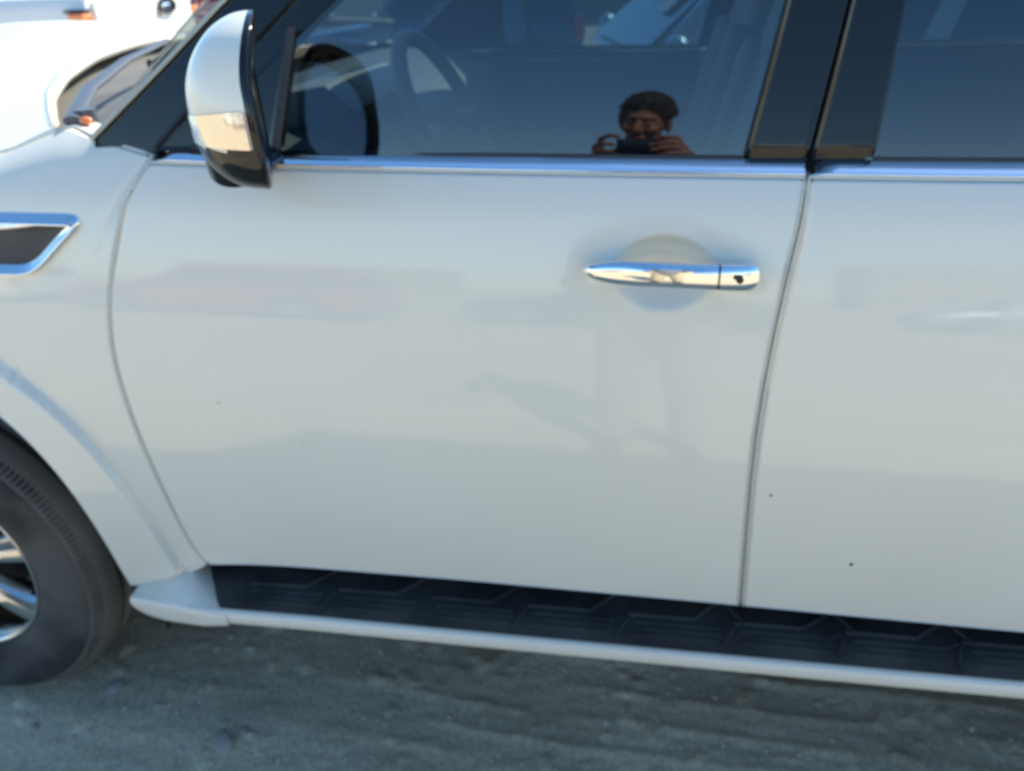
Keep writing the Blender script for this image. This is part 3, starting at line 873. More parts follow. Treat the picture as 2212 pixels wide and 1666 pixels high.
# ---- door mirror
def door_mirror():
    out = [(-.015, 1.536), (-.06, 1.541), (-.10, 1.536), (-.135, 1.518), (-.160, 1.488), (-.173, 1.445), (-.176, 1.40), (-.170, 1.36), (-.154, 1.332), (-.12, 1.322), (-.07, 1.322), (-.03, 1.326), (-.005, 1.35), (.0, 1.40), (.0, 1.49), (-.004, 1.525)]
    p = np.array(out+[out[0]]); d = np.r_[0, np.cumsum(np.hypot(*np.diff(p, axis=0).T))]
    N = 96; t = np.linspace(0, d[-1], N, endpoint=False)
    q = np.stack([np.interp(t, d, p[:, 0]), np.interp(t, d, p[:, 1])], 1)
    for _ in range(6): q = (np.roll(q, 1, 0)+2*q+np.roll(q, -1, 0))/4
    c = np.array([-.078, 1.425])
    XR = 1.080; D = .108
    lean = lambda y, z: XR - .43*(y+.17) + .03*(1.45-z) + .022*max(0., (z-1.46)/.08)**1.5      # rear rim leans
    K = 30; V = []
    for i in range(K):
        w = i/(K-1)                                   # 0 at rim, 1 at nose
        sc = (1-w**2.3)**.5
        for k in range(N):
            P_ = c+(q[k]-c)*max(sc, .0)
            # nose sits towards the inboard upper part
            P_ = P_+np.array([.016, -.003])*w
            x = lean(q[k][0], q[k][1])*(1-w)+(XR-.02)*w - D*w
            V.append((x, P_[0], P_[1]))
    F = []
    for i in range(K-1):
        for k in range(N): F.append((i*N+k, i*N+(k+1) % N, (i+1)*N+(k+1) % N, (i+1)*N+k))
    mroot = mesh_obj('door_mirror', V, F, M['paint'], ROOT, True, OFF)
    # lower part of the shell is the indicator lens and the black foot: split by height
    me = mroot.data
    me.materials.append(M['lens_clear']); me.materials.append(M['black_gloss'])
    # bezel ring
    V = []
    for (sc, dx) in ((1.0, 0), (1.006, .003), (1.006, .007), (.99, .010), (.94, .011), (.82, .009), (.80, -.002)):
        for k in range(N):
            P_ = c+(q[k]-c)*sc; V.append((lean(q[k][0], q[k][1])+dx, P_[0], P_[1]))
    F = []
    for i in range(6):
        for k in range(N): F.append((i*N+k, i*N+(k+1) % N, (i+1)*N+(k+1) % N, (i+1)*N+k))
    mesh_obj('mirror_bezel', V, F, M['black_gloss'], mroot, True, OFF)
    V = []
    for k in range(N):
        P_ = c+(q[k]-c)*.815; V.append((XR-.43*(P_[0]+.17)+.03*(1.45-P_[1])+.002, P_[0], P_[1]))
    mesh_obj('mirror_glass', V, [tuple(range(N))], M['mirror'], mroot, False, OFF)
    # indicator lens: a slightly proud shell patch low on the housing; black lower shell beneath it
    def shell_patch(name, z0f, z1f, m_, grow, ymax=.02, wmin=0.0, wmax=.97):
        V = []; nn = 0; A, B = 46, 22
        def surf_pt(w, ang):
            # find the outline index for the direction
            dirs = q-c; an = np.arctan2(dirs[:, 1], dirs[:, 0])
            o_ = np.argsort(an); rr = np.interp(ang, np.r_[an[o_]-2*pi, an[o_], an[o_]+2*pi], np.tile(np.hypot(dirs[:, 0], dirs[:, 1])[o_], 3))
            qq = c+rr*np.array([cos(ang), sin(ang)])
            sc = (1-w**2.3)**.5
            P_ = c+(qq-c)*(sc+grow/.1*sc)+np.array([.016, -.003])*w
            x = lean(qq[0], qq[1])*(1-w)+(XR-.02)*w-D*w-grow
            return (x, P_[0], P_[1])
        for a in range(A):
            w = wmin+(wmax-wmin)*a/(A-1)
            for b in range(B):
                zt = z0f(w)+(z1f(w)-z0f(w))*b/(B-1)
                # solve angle on outer lower quadrant giving height zt
                lo, hi = -pi*1.02, -pi/2.0
                best = None
                for it in range(24):
                    mid = (lo+hi)/2
                    if surf_pt(w, mid)[2] > zt: lo = mid
                    else: hi = mid
                V.append(surf_pt(w, (lo+hi)/2))
        o = mesh_obj(name, V, grid_faces(A, B), m_, mroot, True, OFF); return o
    shell_patch('indicator_lens', lambda w: 1.385, lambda w: 1.432-.014*w, M['lens_clear'], .0022, wmax=.80)
    f = Mesh(); f.tube([(1.010, -.110, 1.375), (1.010, -.095, 1.345), (1.000, -.05, 1.330), (.990, .0, 1.326), (.99, .06, 1.33)], [.032, .038, .030, .022, .020], 24, flat=.75)
    ft = f.build('mirror_foot', M['black_gloss'], mroot, off=OFF)
    sided.append(mroot)
    for p_ in me.polygons:
        if p_.center.z < 1.383: p_.material_index = 2
door_mirror()

# ---- wheels
def wheel(cx, side, parent):
    """side=+1 near side; local frame: y outward is -side"""
    yo = .022 if side > 0 else 2*YC-.022
    w = empty('wheel', (cx+.004, yo-YC, .420), parent=parent)
    w.scale = (1.0, 1, 1.0)
    sg = 1 if side > 0 else -1
    def rev(prof, n, name, m_, par, tooth=None):
        V = []
        for i in range(n):
            a = 2*pi*i/n
            for j, (r, y) in enumerate(prof):
                rr = r if r < .30 else r*(1+.045*min(1, (r-.3)/.06))
                if tooth and j in tooth and (i % 4) < 2: rr = r-tooth[j]
                V.append((rr*cos(a), sg*y, rr*sin(a)))
        o = mesh_obj(name, V, grid_faces(n, len(prof), True), m_, par, True); return o
    prof = [(.250, .012), (.256, .002), (.27, -.010), (.30, -.014), (.33, -.0165), (.352, -.0165), (.362, -.0135), (.372, -.0095), (.386, .004), (.397, .020)]
    t = rev(prof, 240, 'tyre', M['tyre'], w)
    prof2 = [(.3715, -.0100), (.379, -.0050), (.387, .0030), (.394, .0120), (.4015, .026), (.4065, .045), (.408, .060), (.401, .061), (.401, .070), (.409, .071), (.410, .105), (.402, .106), (.402, .118), (.410, .119), (.410, .150), (.402, .151), (.402, .163), (.408, .164), (.405, .20), (.39, .225), (.36, .245), (.30, .25), (.262, .24)]
    rev(prof2, 800, 'tyre_tread', M['tread'], w, tooth={2: .0003})
    # band of raised marks on the sidewall
    bd = Mesh()
    for k in range(60):
        a = 2*pi*k/60
        if (k // 10) % 3 == 2: continue
        c_ = Vector((.333*cos(a), sg*-.0172, .333*sin(a)))
        bd.box(c_, (.006, .0016, .010), Matrix.Rotation(-a, 3, 'Y'))
    rimp = [(.248, .24), (.238, .22), (.233, .06), (.238, .02), (.246, .004), (.252, -.003), (.256, -.001), (.257, .006), (.252, .014)]
    rev(rimp, 160, 'rim', M['rim'], w)
    d = Mesh(); d.tube([(0, sg*.10, 0), (0, sg*.13, 0)], .17, 40); d.build('brake_disc', M['dark_metal'], w)
    h = Mesh(); h.tube([(0, sg*.012, 0), (0, sg*.06, 0)], .075, 32); h.build('hub_cap', M['rim'], w, bevel=.006)
    for k in range(7):
        a = 2*pi*k/7+R(11)
        s = Mesh(); n_ = 14; V = []
        for i in range(n_):
            t_ = i/(n_-1); r_ = .06+(.247-.06)*t_
            hw = .024+.024*t_**1.3
            yy = .022-.012*sin(pi*t_*.8)+.01*t_
            for (u, dy) in ((-1, .045), (-1, .012), (-.78, .0), (-.4, -.003), (0, .004), (.4, -.003), (.78, .0), (1, .012), (1, .045)):
                V.append((r_, sg*(yy+dy), u*hw))
        mt = Matrix.Rotation(-a, 4, 'Y')
        V = [tuple(mt @ Vector(v)) for v in V]
        s.add(V, grid_faces(n_, 9)); s.build('wheel_spoke', M['rim'], w)
    # arch liner
    return w
for cx in (0., 3.075):
    for sd in (1, -1): wheel(cx, sd, ROOT)
    for sd in (1, -1):
        V = []
        for i in range(50):
            a = R(-8+196*i/49)
            for (r_, y_) in ((.60, -.02), (.60, .10), (.58, .38), (.2, .40)):
                yw = y_ if sd > 0 else 2*YC-y_
                V.append((cx+r_*cos(a), yw, .42+r_*sin(a)))
        mesh_obj('wheel_arch_liner', V, grid_faces(50, 4), M['rubber'], ROOT, True, OFF)

# ---- interior
it = Mesh(); it.prism([(.70, .70), (1.02, .70), (1.02, 1.12), (1.06, 1.22), (1.02, 1.30), (.92, 1.335), (.60, 1.35), (.60, 1.2)], 'y', .13, 2*YC-.13)
dash = it.build('dashboard', M['dash'], ROOT, off=OFF, bevel=.015)
ch = Mesh(); ch.prism([(.80, 1.33), (1.02, 1.30), (1.045, 1.36), (.99, 1.405), (.86, 1.385)], 'y', .30, .68); ch.build('instrument_hood', M['cream'], dash, off=OFF, bevel=.012)
dc = Mesh(); dc.prism([(1.025, 1.08), (1.07, 1.22), (1.075, 1.225), (1.03, 1.07)], 'y', .15, 2*YC-.15); dc.build('dash_trim', M['cream'], dash, off=OFF)
sw = Mesh()
C0 = Vector((1.17, .50, 1.30)); ax = Vector((.90, 0, .44)).normalized(); u_ = Vector((0, 1, 0)); v_ = ax.cross(u_)
pts = [C0+(u_*cos(2*pi*k/48)+v_*sin(2*pi*k/48))*.185 for k in range(49)]
sw.tube(pts, .0155, 12, cap=False)
for a in (0, pi, -pi/2*1.0+pi*2): sw.tube([C0-ax*.03, C0+(u_*cos(a)+v_*sin(a))*.18], [.03, .015], 10)
sw.ell(C0-ax*.025, (.05, .07, .07), n=10)
swo = sw.build('steering_wheel', M['cream'], ROOT, off=OFF)
cl = Mesh(); cl.tube([C0-ax*.03, C0-ax*.22], [.045, .06], 14); cl.tube([C0-ax*.10, C0-ax*.09+Vector((0, -.16, .03))], [.008, .007], 8); cl.build('steering_column', M['dash'], ROOT, off=OFF)
def seat(x, y, w, nm='seat'):
    s = Mesh(); s.box((x, y, .86), (.52, w, .16)); s.box((x+.02, y-w*.45, .92), (.5, .08, .12)); s.box((x+.02, y+w*.45, .92), (.5, .08, .12))
    st = s.build(nm, M['cream'], ROOT, off=OFF, bevel=.03, seg=3)
    b = Mesh(); rt = Matrix.Rotation(R(14), 3, 'Y'); b.box((x+.33, y, 1.22), (.13, w*.92, .66), rt)
    b.box((x+.30, y-w*.40, 1.18), (.16, .09, .5), rt); b.box((x+.30, y+w*.40, 1.18), (.16, .09, .5), rt)
    b.build('seat_back', M['cream'], st, off=OFF, bevel=.035, seg=3)
    for yy in ([y] if w < .8 else [y-.45, y, y+.45]):
        h = Mesh(); h.box((x+.43, yy, 1.635), (.10, .27, .17), rt); h.build('headrest', M['cream'], st, off=OFF, bevel=.035, seg=3)
seat(1.47, .52, .52); seat(1.47, 2*YC-.52, .52); seat(2.45, YC, 1.40, 'rear_bench')
co = Mesh(); co.box((1.35, YC, .95), (.75, .24, .30)); co.build('centre_console', M['dash'], ROOT, off=OFF, bevel=.03)
fl = Mesh(); fl.box((2.1, YC, .62), (3.6, 1.74, .04)); fl.build('cabin_floor', M['carpet'], ROOT, off=OFF)
rm = Mesh(); rm.box((1.12, YC, 1.77), (.04, .24, .07)); rm.build('rear_view_mirror', M['rubber'], ROOT, off=OFF, bevel=.01)

# ---- mirror the near-side parts to the far side
def copy_tree(o, parent, flip=False):
    c = o.copy(); COL.objects.link(c); c.parent = parent
    if flip: c.scale = (1, -1, 1)
    for ch_ in list(o.children): copy_tree(ch_, c)
    return c
for o in list(sided): copy_tree(o, ROOT, True)

# ================================================================== OTHER VEHICLES
def bgcar(name, label, loc, rz, paint, kind='suv', L=4.6, W=1.84, H=1.70, belt=1.05, bon=1.02, cat='car', group=None, x_ws=1.25, extras=None, front_low=.78):
    """front of the car at local x=-L/2"""
    root = empty(name, loc, rz); tag(root, label, cat, group)
    xf = -L/2
    def top(x):                               # body top (bonnet / belt / deck)
        t = (x-xf)/L
        xs = [0, .02, .05, x_ws/L, x_ws/L+.05, .93, .985, 1]
        if kind == 'sedan': zs = [front_low-.16, front_low, front_low+.05, bon, belt, belt+.04, belt-.02, belt-.25]
        elif kind == 'pickup': zs = [bon-.25, bon-.04, bon, bon+.06, belt, belt+.03, belt+.03, belt+.02]
        else: zs = [front_low-.16, front_low, front_low+.06, bon, belt, belt+.03, belt+.02, belt-.05]
        return float(np.interp(t, xs, zs))
    n = 46; V = []
    for i in range(n):
        x = xf+L*i/(n-1); zt = top(x); t = i/(n-1)
        w = W/2*(1-.10*abs(2*t-1)**5-.05*(1-t)**6)
        prof = [(w*.90, .28), (w*.97, .34), (w, .52), (w*1.0, .68), (w*.985, zt-.12), (w*.955, zt-.03), (w*.90, zt), (w*.5, zt+.035*(1 if t < x_ws/L else 0)), (0, zt+.05*(1 if t < x_ws/L else 0))]
        ring = [(-y, z) for y, z in prof]+[(y, z) for y, z in prof[-2::-1]]
        for (y, z) in ring: V.append((x, y, z))
    k = 17
    F = [(i*k+j, i*k+j+1, (i+1)*k+j+1, (i+1)*k+j) for i in range(n-1) for j in range(k-1)]
    F.append(tuple(range(k))); F.append(tuple((n-1)*k+j for j in range(k-1, -1, -1)))
    F += [(i*k, (i+1)*k, (i+1)*k+k-1, i*k+k-1) for i in range(n-1)]
    b = mesh_obj('body', V, F, paint, root); b.data.set_sharp_from_angle(angle=R(45))
    # greenhouse
    xa = xf+x_ws; z0 = belt-.01
    if kind == 'sedan': xb = xf+L*.86; ta, tb = xa+.70, xb-.62
    elif kind == 'pickup': xb = xf+L*.62; ta, tb = xa+.55, xb-.10
    elif kind == 'van': xb = xf+L*.995; ta, tb = xa+.45, xb-.06
    else: xb = xf+L*.985; ta, tb = xa+.62, xb-.30
    wb_, wt_ = W/2*.93, W/2*.74
    def P_(x, y, z): return (x, y, z)
    V = [(xa, -wb_, z0), (xb, -wb_, z0), (tb, -wt_, H-.03), (ta, -wt_, H-.03), (xa, wb_, z0), (xb, wb_, z0), (tb, wt_, H-.03), (ta, wt_, H-.03),
         (ta+.08, -wt_*.85, H), (tb-.06, -wt_*.85, H), (ta+.08, wt_*.85, H), (tb-.06, wt_*.85, H)]
    F = [(0, 1, 2, 3), (4, 7, 6, 5), (0, 3, 7, 4), (1, 5, 6, 2), (3, 2, 9, 8), (7, 10, 11, 6), (8, 9, 11, 10), (3, 8, 10, 7), (2, 6, 11, 9)]
    c = Mesh(); c.add(V, F); c.build('roof', paint, root, smooth=False)
    # windows, slightly proud of the greenhouse
    def pane(p, nrm, nm='window'):
        nrm = Vector(nrm).normalized()*.006; c = sum((Vector(q) for q in p), Vector())/len(p)
        o = [Vector(q).lerp(c, .06)+nrm for q in p]; i_ = [Vector(q).lerp(c, .06)-nrm*2 for q in p]
        m_ = Mesh(); nn = len(p); m_.add(o+i_, [tuple(range(nn))]+[(j, (j+1) % nn, nn+(j+1) % nn, nn+j) for j in range(nn)])
        m_.build(nm, M['car_glass'], root, smooth=False)
    lerp = lambda a, b, t: tuple(np.array(a)*(1-t)+np.array(b)*t)
    cuts = [0.04, .40, .72, .98] if kind != 'pickup' else [.05, .55, .96]
    for s in (-1, 1):
        A, B, C_, D = (xa, s*wb_, z0+.03), (xb, s*wb_, z0+.03), (tb, s*wt_, H-.06), (ta, s*wt_, H-.06)
        for u0, u1 in zip(cuts[:-1], cuts[1:]):
            pane([lerp(A, B, u0+.012), lerp(A, B, u1-.012), lerp(D, C_, u1-.012), lerp(D, C_, u0+.012)], (0, s, .3))
    pane([(xa, -wb_*.93, z0+.03), (ta, -wt_*.93, H-.06), (ta, wt_*.93, H-.06), (xa, wb_*.93, z0+.03)], (-.7, 0, .7), 'windscreen')
    pane([(xb, -wb_*.9, z0+.05), (tb, -wt_*.9, H-.08), (tb, wt_*.9, H-.08), (xb, wb_*.9, z0+.05)], (1, 0, .2), 'rear_window')
    # wheels in dark arches
    rw = .34 if kind in ('sedan',) else .38
    for x in (xf+L*.19, xf+L*.80):
        for s in (-1, 1):
            a = Mesh(); a.tube([(x, s*(W/2-.20), rw), (x, s*(W/2+.004), rw)], rw+.07, 36); a.build('wheel_arch', M['rubber'], root)
            w = empty('wheel', (x, s*(W/2-.10), rw), parent=root)
            t = Mesh(); t.tube([(0, -.11, 0), (0, -.09, 0), (0, .09, 0), (0, .118, 0)], [rw-.02, rw, rw, rw-.02], 40)
            if s < 0: t.v = [(a_[0], -a_[1], a_[2]) for a_ in t.v]
            t.build('tyre', M['tyre'], w)
            r = Mesh(); r.tube([(0, s*.10, 0), (0, s*.126, 0)], [rw*.62, rw*.60], 30); r.build('rim', M['rim'], w)
            for q in range(5):
                sp = Mesh(); a = 2*pi*q/5; sp.box((rw*.34*cos(a), s*.13, rw*.34*sin(a)), (rw*.5, .012, .06), Matrix.Rotation(-a, 3, 'Y')); sp.build('spoke', M['rim'], w, bevel=.004)
    for s in (-1, 1):
        h = Mesh(); h.box((xf+.08, s*W*.36, front_low-.06 if kind != 'pickup' else bon-.16), (.16, .34, .15)); h.build('headlight', M['lens_clear'], root, bevel=.03)
        t = Mesh(); zt = (belt-.14) if kind != 'pickup' else 1.325
        t.box((-xf-.05, s*W*.455, zt), (.15, .14, .30 if kind != 'pickup' else .075)); t.build('tail_light', M['amber'] if kind == 'pickup' else M['red_lens'], root, bevel=.02)
        m_ = Mesh(); m_.ell((xa+.12, s*(W/2+.09), belt+.06), (.06, .11, .075), n=8); m_.build('door_mirror', paint, root)
        for x in ((xa+.95, xa+1.75) if kind != 'pickup' else (xa+1.0, xa+1.85)):
            if x < xb-.2 or kind == 'sedan':
                hh = Mesh(); hh.box((x, s*(W/2+.005), belt-.16), (.17, .03, .028)); hh.build('door_handle', M['chrome'], root, bevel=.008)
    g = Mesh(); g.box((xf+.01, 0, .52), (.05, W*.5, .16)); g.build('grille', M['rubber'], root, bevel=.015)
    for x_, nm in ((xf+.03, 'front_bumper'), (-xf-.03, 'rear_bumper')):
        g = Mesh(); g.box((x_, 0, .38), (.10, W*.90, .18)); g.build(nm, M['grey_plastic'], root, bevel=.03)
    if extras: extras(root)
    return root

def pickup_extras(root):
    L, W = 5.6, 1.95; x = L/2
    t = Mesh(); t.box((x+.012, 0, 1.17), (.05, W*.80, .56)); tg_ = t.build('tailgate', M['white_paint'], root, bevel=.015)
    # handle: dark ring round a bright scoop, and a dangling strap beside it
    pts = [(x+.055, .13*cos(a)*1.0+.32, 1.375+.055*sin(a)) for a in np.linspace(0, 2*pi, 33)]
    h = Mesh(); h.tube(pts, .020, 8, cap=False); h.build('tailgate_handle', M['black_gloss'], tg_)
    h = Mesh(); h.ell((x+.045, .32, 1.375), (.015, .10, .035), n=10); h.build('handle_scoop', M['chrome'], tg_)
    h = Mesh(); h.tube([(x+.05, .19, 1.37), (x+.06, .16, 1.33), (x+.05, .165, 1.29)], .014, 8); h.build('tow_strap', M['black_plastic'], root)
    for s in (-1, 1):
        c = Mesh(); c.box((x-.06, s*W*.459, 1.378), (.17, .15, .030)); c.build('lamp_surround', M['black_gloss'], root, bevel=.015)
    r = Mesh(); r.box((x-.95, 0, 1.30), (1.8, W*.80, .30)); r.build('bed_cover', M['black_plastic'], root, bevel=.02)
bgcar('parked_pickup', 'white pickup truck beyond the bonnet with sunlit tailgate and amber corner lamp', (-3.35-2.8, 6.48, 0), 0, M['white_paint'], 'pickup', L=5.6, W=1.95, H=1.92, belt=1.47, bon=1.25, cat='pickup truck', extras=pickup_extras, x_ws=1.5)
bgcar('parked_car', 'red SUV behind the white pickup, its dark wheel arch showing beside the pillar', (-9.6, 19.0, 0), R(8), M['red_paint'], 'suv', L=4.8, W=1.9, H=1.85, belt=1.25, bon=1.16, front_low=.95)
def sticker(root):
    s = Mesh(); a = Vector((-2.3+1.25+.20, -.50, 1.36)); u = Vector((.62, 0, .55)).normalized(); v = Vector((0, 1, 0))
    q = [a, a+v*.22, a+v*.22+u*.12, a+u*.12]; nn = Vector((-.55, 0, .62)).normalized()*.03
    s.add([p+nn for p in q]+[p+nn*.9 for p in q], [(0, 1, 2, 3), (7, 6, 5, 4), (0, 4, 5, 1), (1, 5, 6, 2), (2, 6, 7, 3), (3, 7, 4, 0)])
    s.build('windscreen_sticker', M['paper'], root, smooth=False)
bgcar('parked_car', 'silver SUV alongside, seen through the front door glass, with a white sticker in its windscreen', (2.35, 3.75, 0), R(12), M['silver_paint'], 'suv', L=4.6, W=1.86, H=1.78, belt=1.18, bon=1.10, front_low=.92, extras=sticker)
bgcar('parked_car', 'pale green sedan seen through the rear door glass', (4.9, 5.1, 0), R(-10), M['teal_paint'], 'sedan', L=4.7, W=1.84, H=1.62, belt=1.16, bon=1.10, front_low=.92)
bgcar('parked_car', 'dark blue hatchback farther back, seen small through the top of the front door glass', (-1.6, 10.6, 0), R(10), M['blue_paint'], 'suv', L=4.1, W=1.76, H=1.55, belt=1.02, bon=.98)
# the row behind the photographer, mirrored in the doors, glass and chrome
rowlab = [('white crossover reflected at the fender end of the doors', M['white_paint'], 'suv', -10.2, -9.6, 1.62),
          ('red hatchback mirrored as a pink smear on the front door below the belt', M['red_paint'], 'suv', -4.4, -9.2, 1.52),
          ('black sedan reflected beside the photographer', M['black_paint'], 'sedan', 1.2, -10.4, 1.45),
          ('silver sedan reflected in the rear door', M['silver_paint'], 'sedan', 9.0, -15.5, 1.45),
          ('tall white van reflected at the right edge of the rear door', M['white_paint'], 'van', 12.4, -10.0, 2.1)]
for lab, p_, kd, x, y, h in rowlab:
    bgcar('parked_car', lab, (x, y, 0), R(rng.uniform(-7, 7)), p_, kd, L=4.5, W=1.8, H=h, belt=1.0 if h < 2 else 1.2, bon=.98, group=None, cat='van' if kd == 'van' else 'car')

# ---- low buildings and wall on the horizon
def building(name, label, x, y, w, d, h, m_, nwin, cat='building', rz=0.):
    r = empty(name, (x, y, 0), rz); tag(r, label, cat)
    b = Mesh(); b.box((0, 0, h/2-.3), (w, d, h+.6)); b.build('wall', m_, r, smooth=False)
    b = Mesh(); b.box((0, 0, h+.12), (w+.3, d+.3, .30)); b.build('parapet', m_, r, smooth=False)
    s = 1 if y < 0 else -1
    for f in range(max(1, int(h//3))):
        for k in range(nwin):
            xx = -w/2+w*(k+.5)/nwin; zz = 1.7+f*3.1
            q = Mesh(); q.box((xx, s*(d/2+.03), zz), (1.3, .10, 1.2)); wf = q.build('window', M['white_paint'], r, smooth=False)
            q = Mesh(); q.box((xx, s*(d/2+.07), zz), (1.1, .06, 1.0)); q.build('pane', M['car_glass'], wf, smooth=False)
    return r
building('workshop', 'low beige workshop behind the photographer, mirrored in the indicator lens', -30, -70, 26, 9, 4.0, M['wall_beige'], 7)
building('apartment_block', 'beige block reflected to the right of the photographer', 26, -62, 18, 10, 6.2, M['wall_beige'], 5)
building('warehouse', 'long beige shed seen through the top of the front door glass', -6, 34, 30, 10, 3.9, M['wall_beige'], 8)

# ================================================================== LOOSE STONES
def stone(x, y, s, label, sq=.6, seed=0):
    r2 = random.Random(seed); bm = bmesh.new(); bmesh.ops.create_icosphere(bm, subdivisions=3, radius=s)
    ax_ = [Vector((r2.uniform(-1, 1), r2.uniform(-1, 1), r2.uniform(-1, 1))).normalized() for _ in range(9)]
    for v in bm.verts:
        d = v.co.normalized(); k = 1+sum(.11*math.copysign(abs(d.dot(a))**3, d.dot(a)) for a in ax_)
        for a in ax_[:5]:
            e = d.dot(a)*k
            if e > .78: k *= .78/e
        v.co = d*s*k; v.co.z *= sq; v.co.x *= 1.25
    me = bpy.data.meshes.new('stone'); bm.to_mesh(me); bm.free()
    me.materials.append(M['stone'])
    for p_ in me.polygons: p_.use_smooth = True
    o = bpy.data.objects.new('stone', me); COL.objects.link(o); o.location = (x, y, gz(x, y)+s*sq*.35); o.rotation_euler = (r2.uniform(-.3, .3), r2.uniform(-.3, .3), r2.uniform(0, 6))
    tag(o, label, 'stone'); return o
stone(.655, -.035, .026, 'largest pale chipped stone lying in the dirt below the front door', .5, 3)
stone(.685, .005, .012, 'small stone touching the far side of the large pale stone', .6, 4)
stone(.30, .075, .020, 'flat grey stone beside the front tyre', .35, 5)
stone(.17, -.06, .010, 'round pebble in the bottom left corner', .7, 6)
stone(1.72, -.03, .018, 'flat pale stone near the middle of the bottom edge', .35, 8)
stone(1.02, .12, .016, 'brown stone in the shade under the running board', .5, 9)
# gravel: thousands of crumbs, one object
def gravel():
    base = bmesh.new(); bmesh.ops.create_icosphere(base, subdivisions=1, radius=1)
    bv = np.array([v.co[:] for v in base.verts]); bf = np.array([[v.index for v in f.verts] for f in base.faces]); base.free()
    N = 4500; V = []; F = []
    for i in range(N):
        x = rng.uniform(-.2, 3.2); y = rng.uniform(-.75, .75)
        s = float(np.clip(rng.lognormal(-6.1, .55), .0012, .009))
        q = bv*(1+rng.uniform(-.3, .3, (len(bv), 1)))*s*np.array([1, rng.uniform(.6, 1), rng.uniform(.4, .8)])
        a = rng.uniform(0, 6.28); c_, s_ = cos(a), sin(a); q = q@np.array([[c_, s_, 0], [-s_, c_, 0], [0, 0, 1]])
        V.append(q+np.array([x, y, gz(x, y)+s*.2])); F.append(bf+i*len(bv))
    o = mesh_obj('gravel', np.concatenate(V), np.concatenate(F), mat('gravel_mix', (.36, .31, .25), .95, noise=(35, .2, (.60, .53, .44))), None, False)
    tag(o, kind='stuff')
gravel()

# ================================================================== THE PHOTOGRAPHER
def cap(m, a, b, ra, rb, fl=1., n=16):
    a, b = Vector(a), Vector(b); L = 9; pts = []; rad = []
    d = (b-a); ln = d.length; d = d.normalized()
    for k in range(5, 0, -1): pts.append(a-d*ra*sin(k/5*pi/2*.98)); rad.append(ra*cos(k/5*pi/2*.98))
    for k in range(L+1): pts.append(a.lerp(b, k/L)); rad.append(ra+(rb-ra)*k/L)
    for k in range(1, 6): pts.append(b+d*rb*sin(k/5*pi/2*.98)); rad.append(rb*cos(k/5*pi/2*.98))
    m.tube(pts, rad, n, flat=fl); return m
def remesh(m, name, mt, parent, vox=.005, sm=4):
    o = mesh_obj(name, m.v, m.f, mt, parent)
    bm = bmesh.new(); bm.from_mesh(o.data); bmesh.ops.recalc_face_normals(bm, faces=bm.faces); bm.to_mesh(o.data); bm.free()
    r = o.modifiers.new('r', 'REMESH'); r.mode = 'VOXEL'; r.voxel_size = vox; r.use_smooth_shade = True
    s = o.modifiers.new('s', 'SMOOTH'); s.iterations = sm; s.factor = .5
    return o
PR = empty('person', (1.615, -1.46, 0))
tag(PR, 'person in grey shirt holding a phone sideways, mirrored in the front door glass', 'person')
def Lc(p): return (p[0]-1.615, p[1]+1.46, p[2])
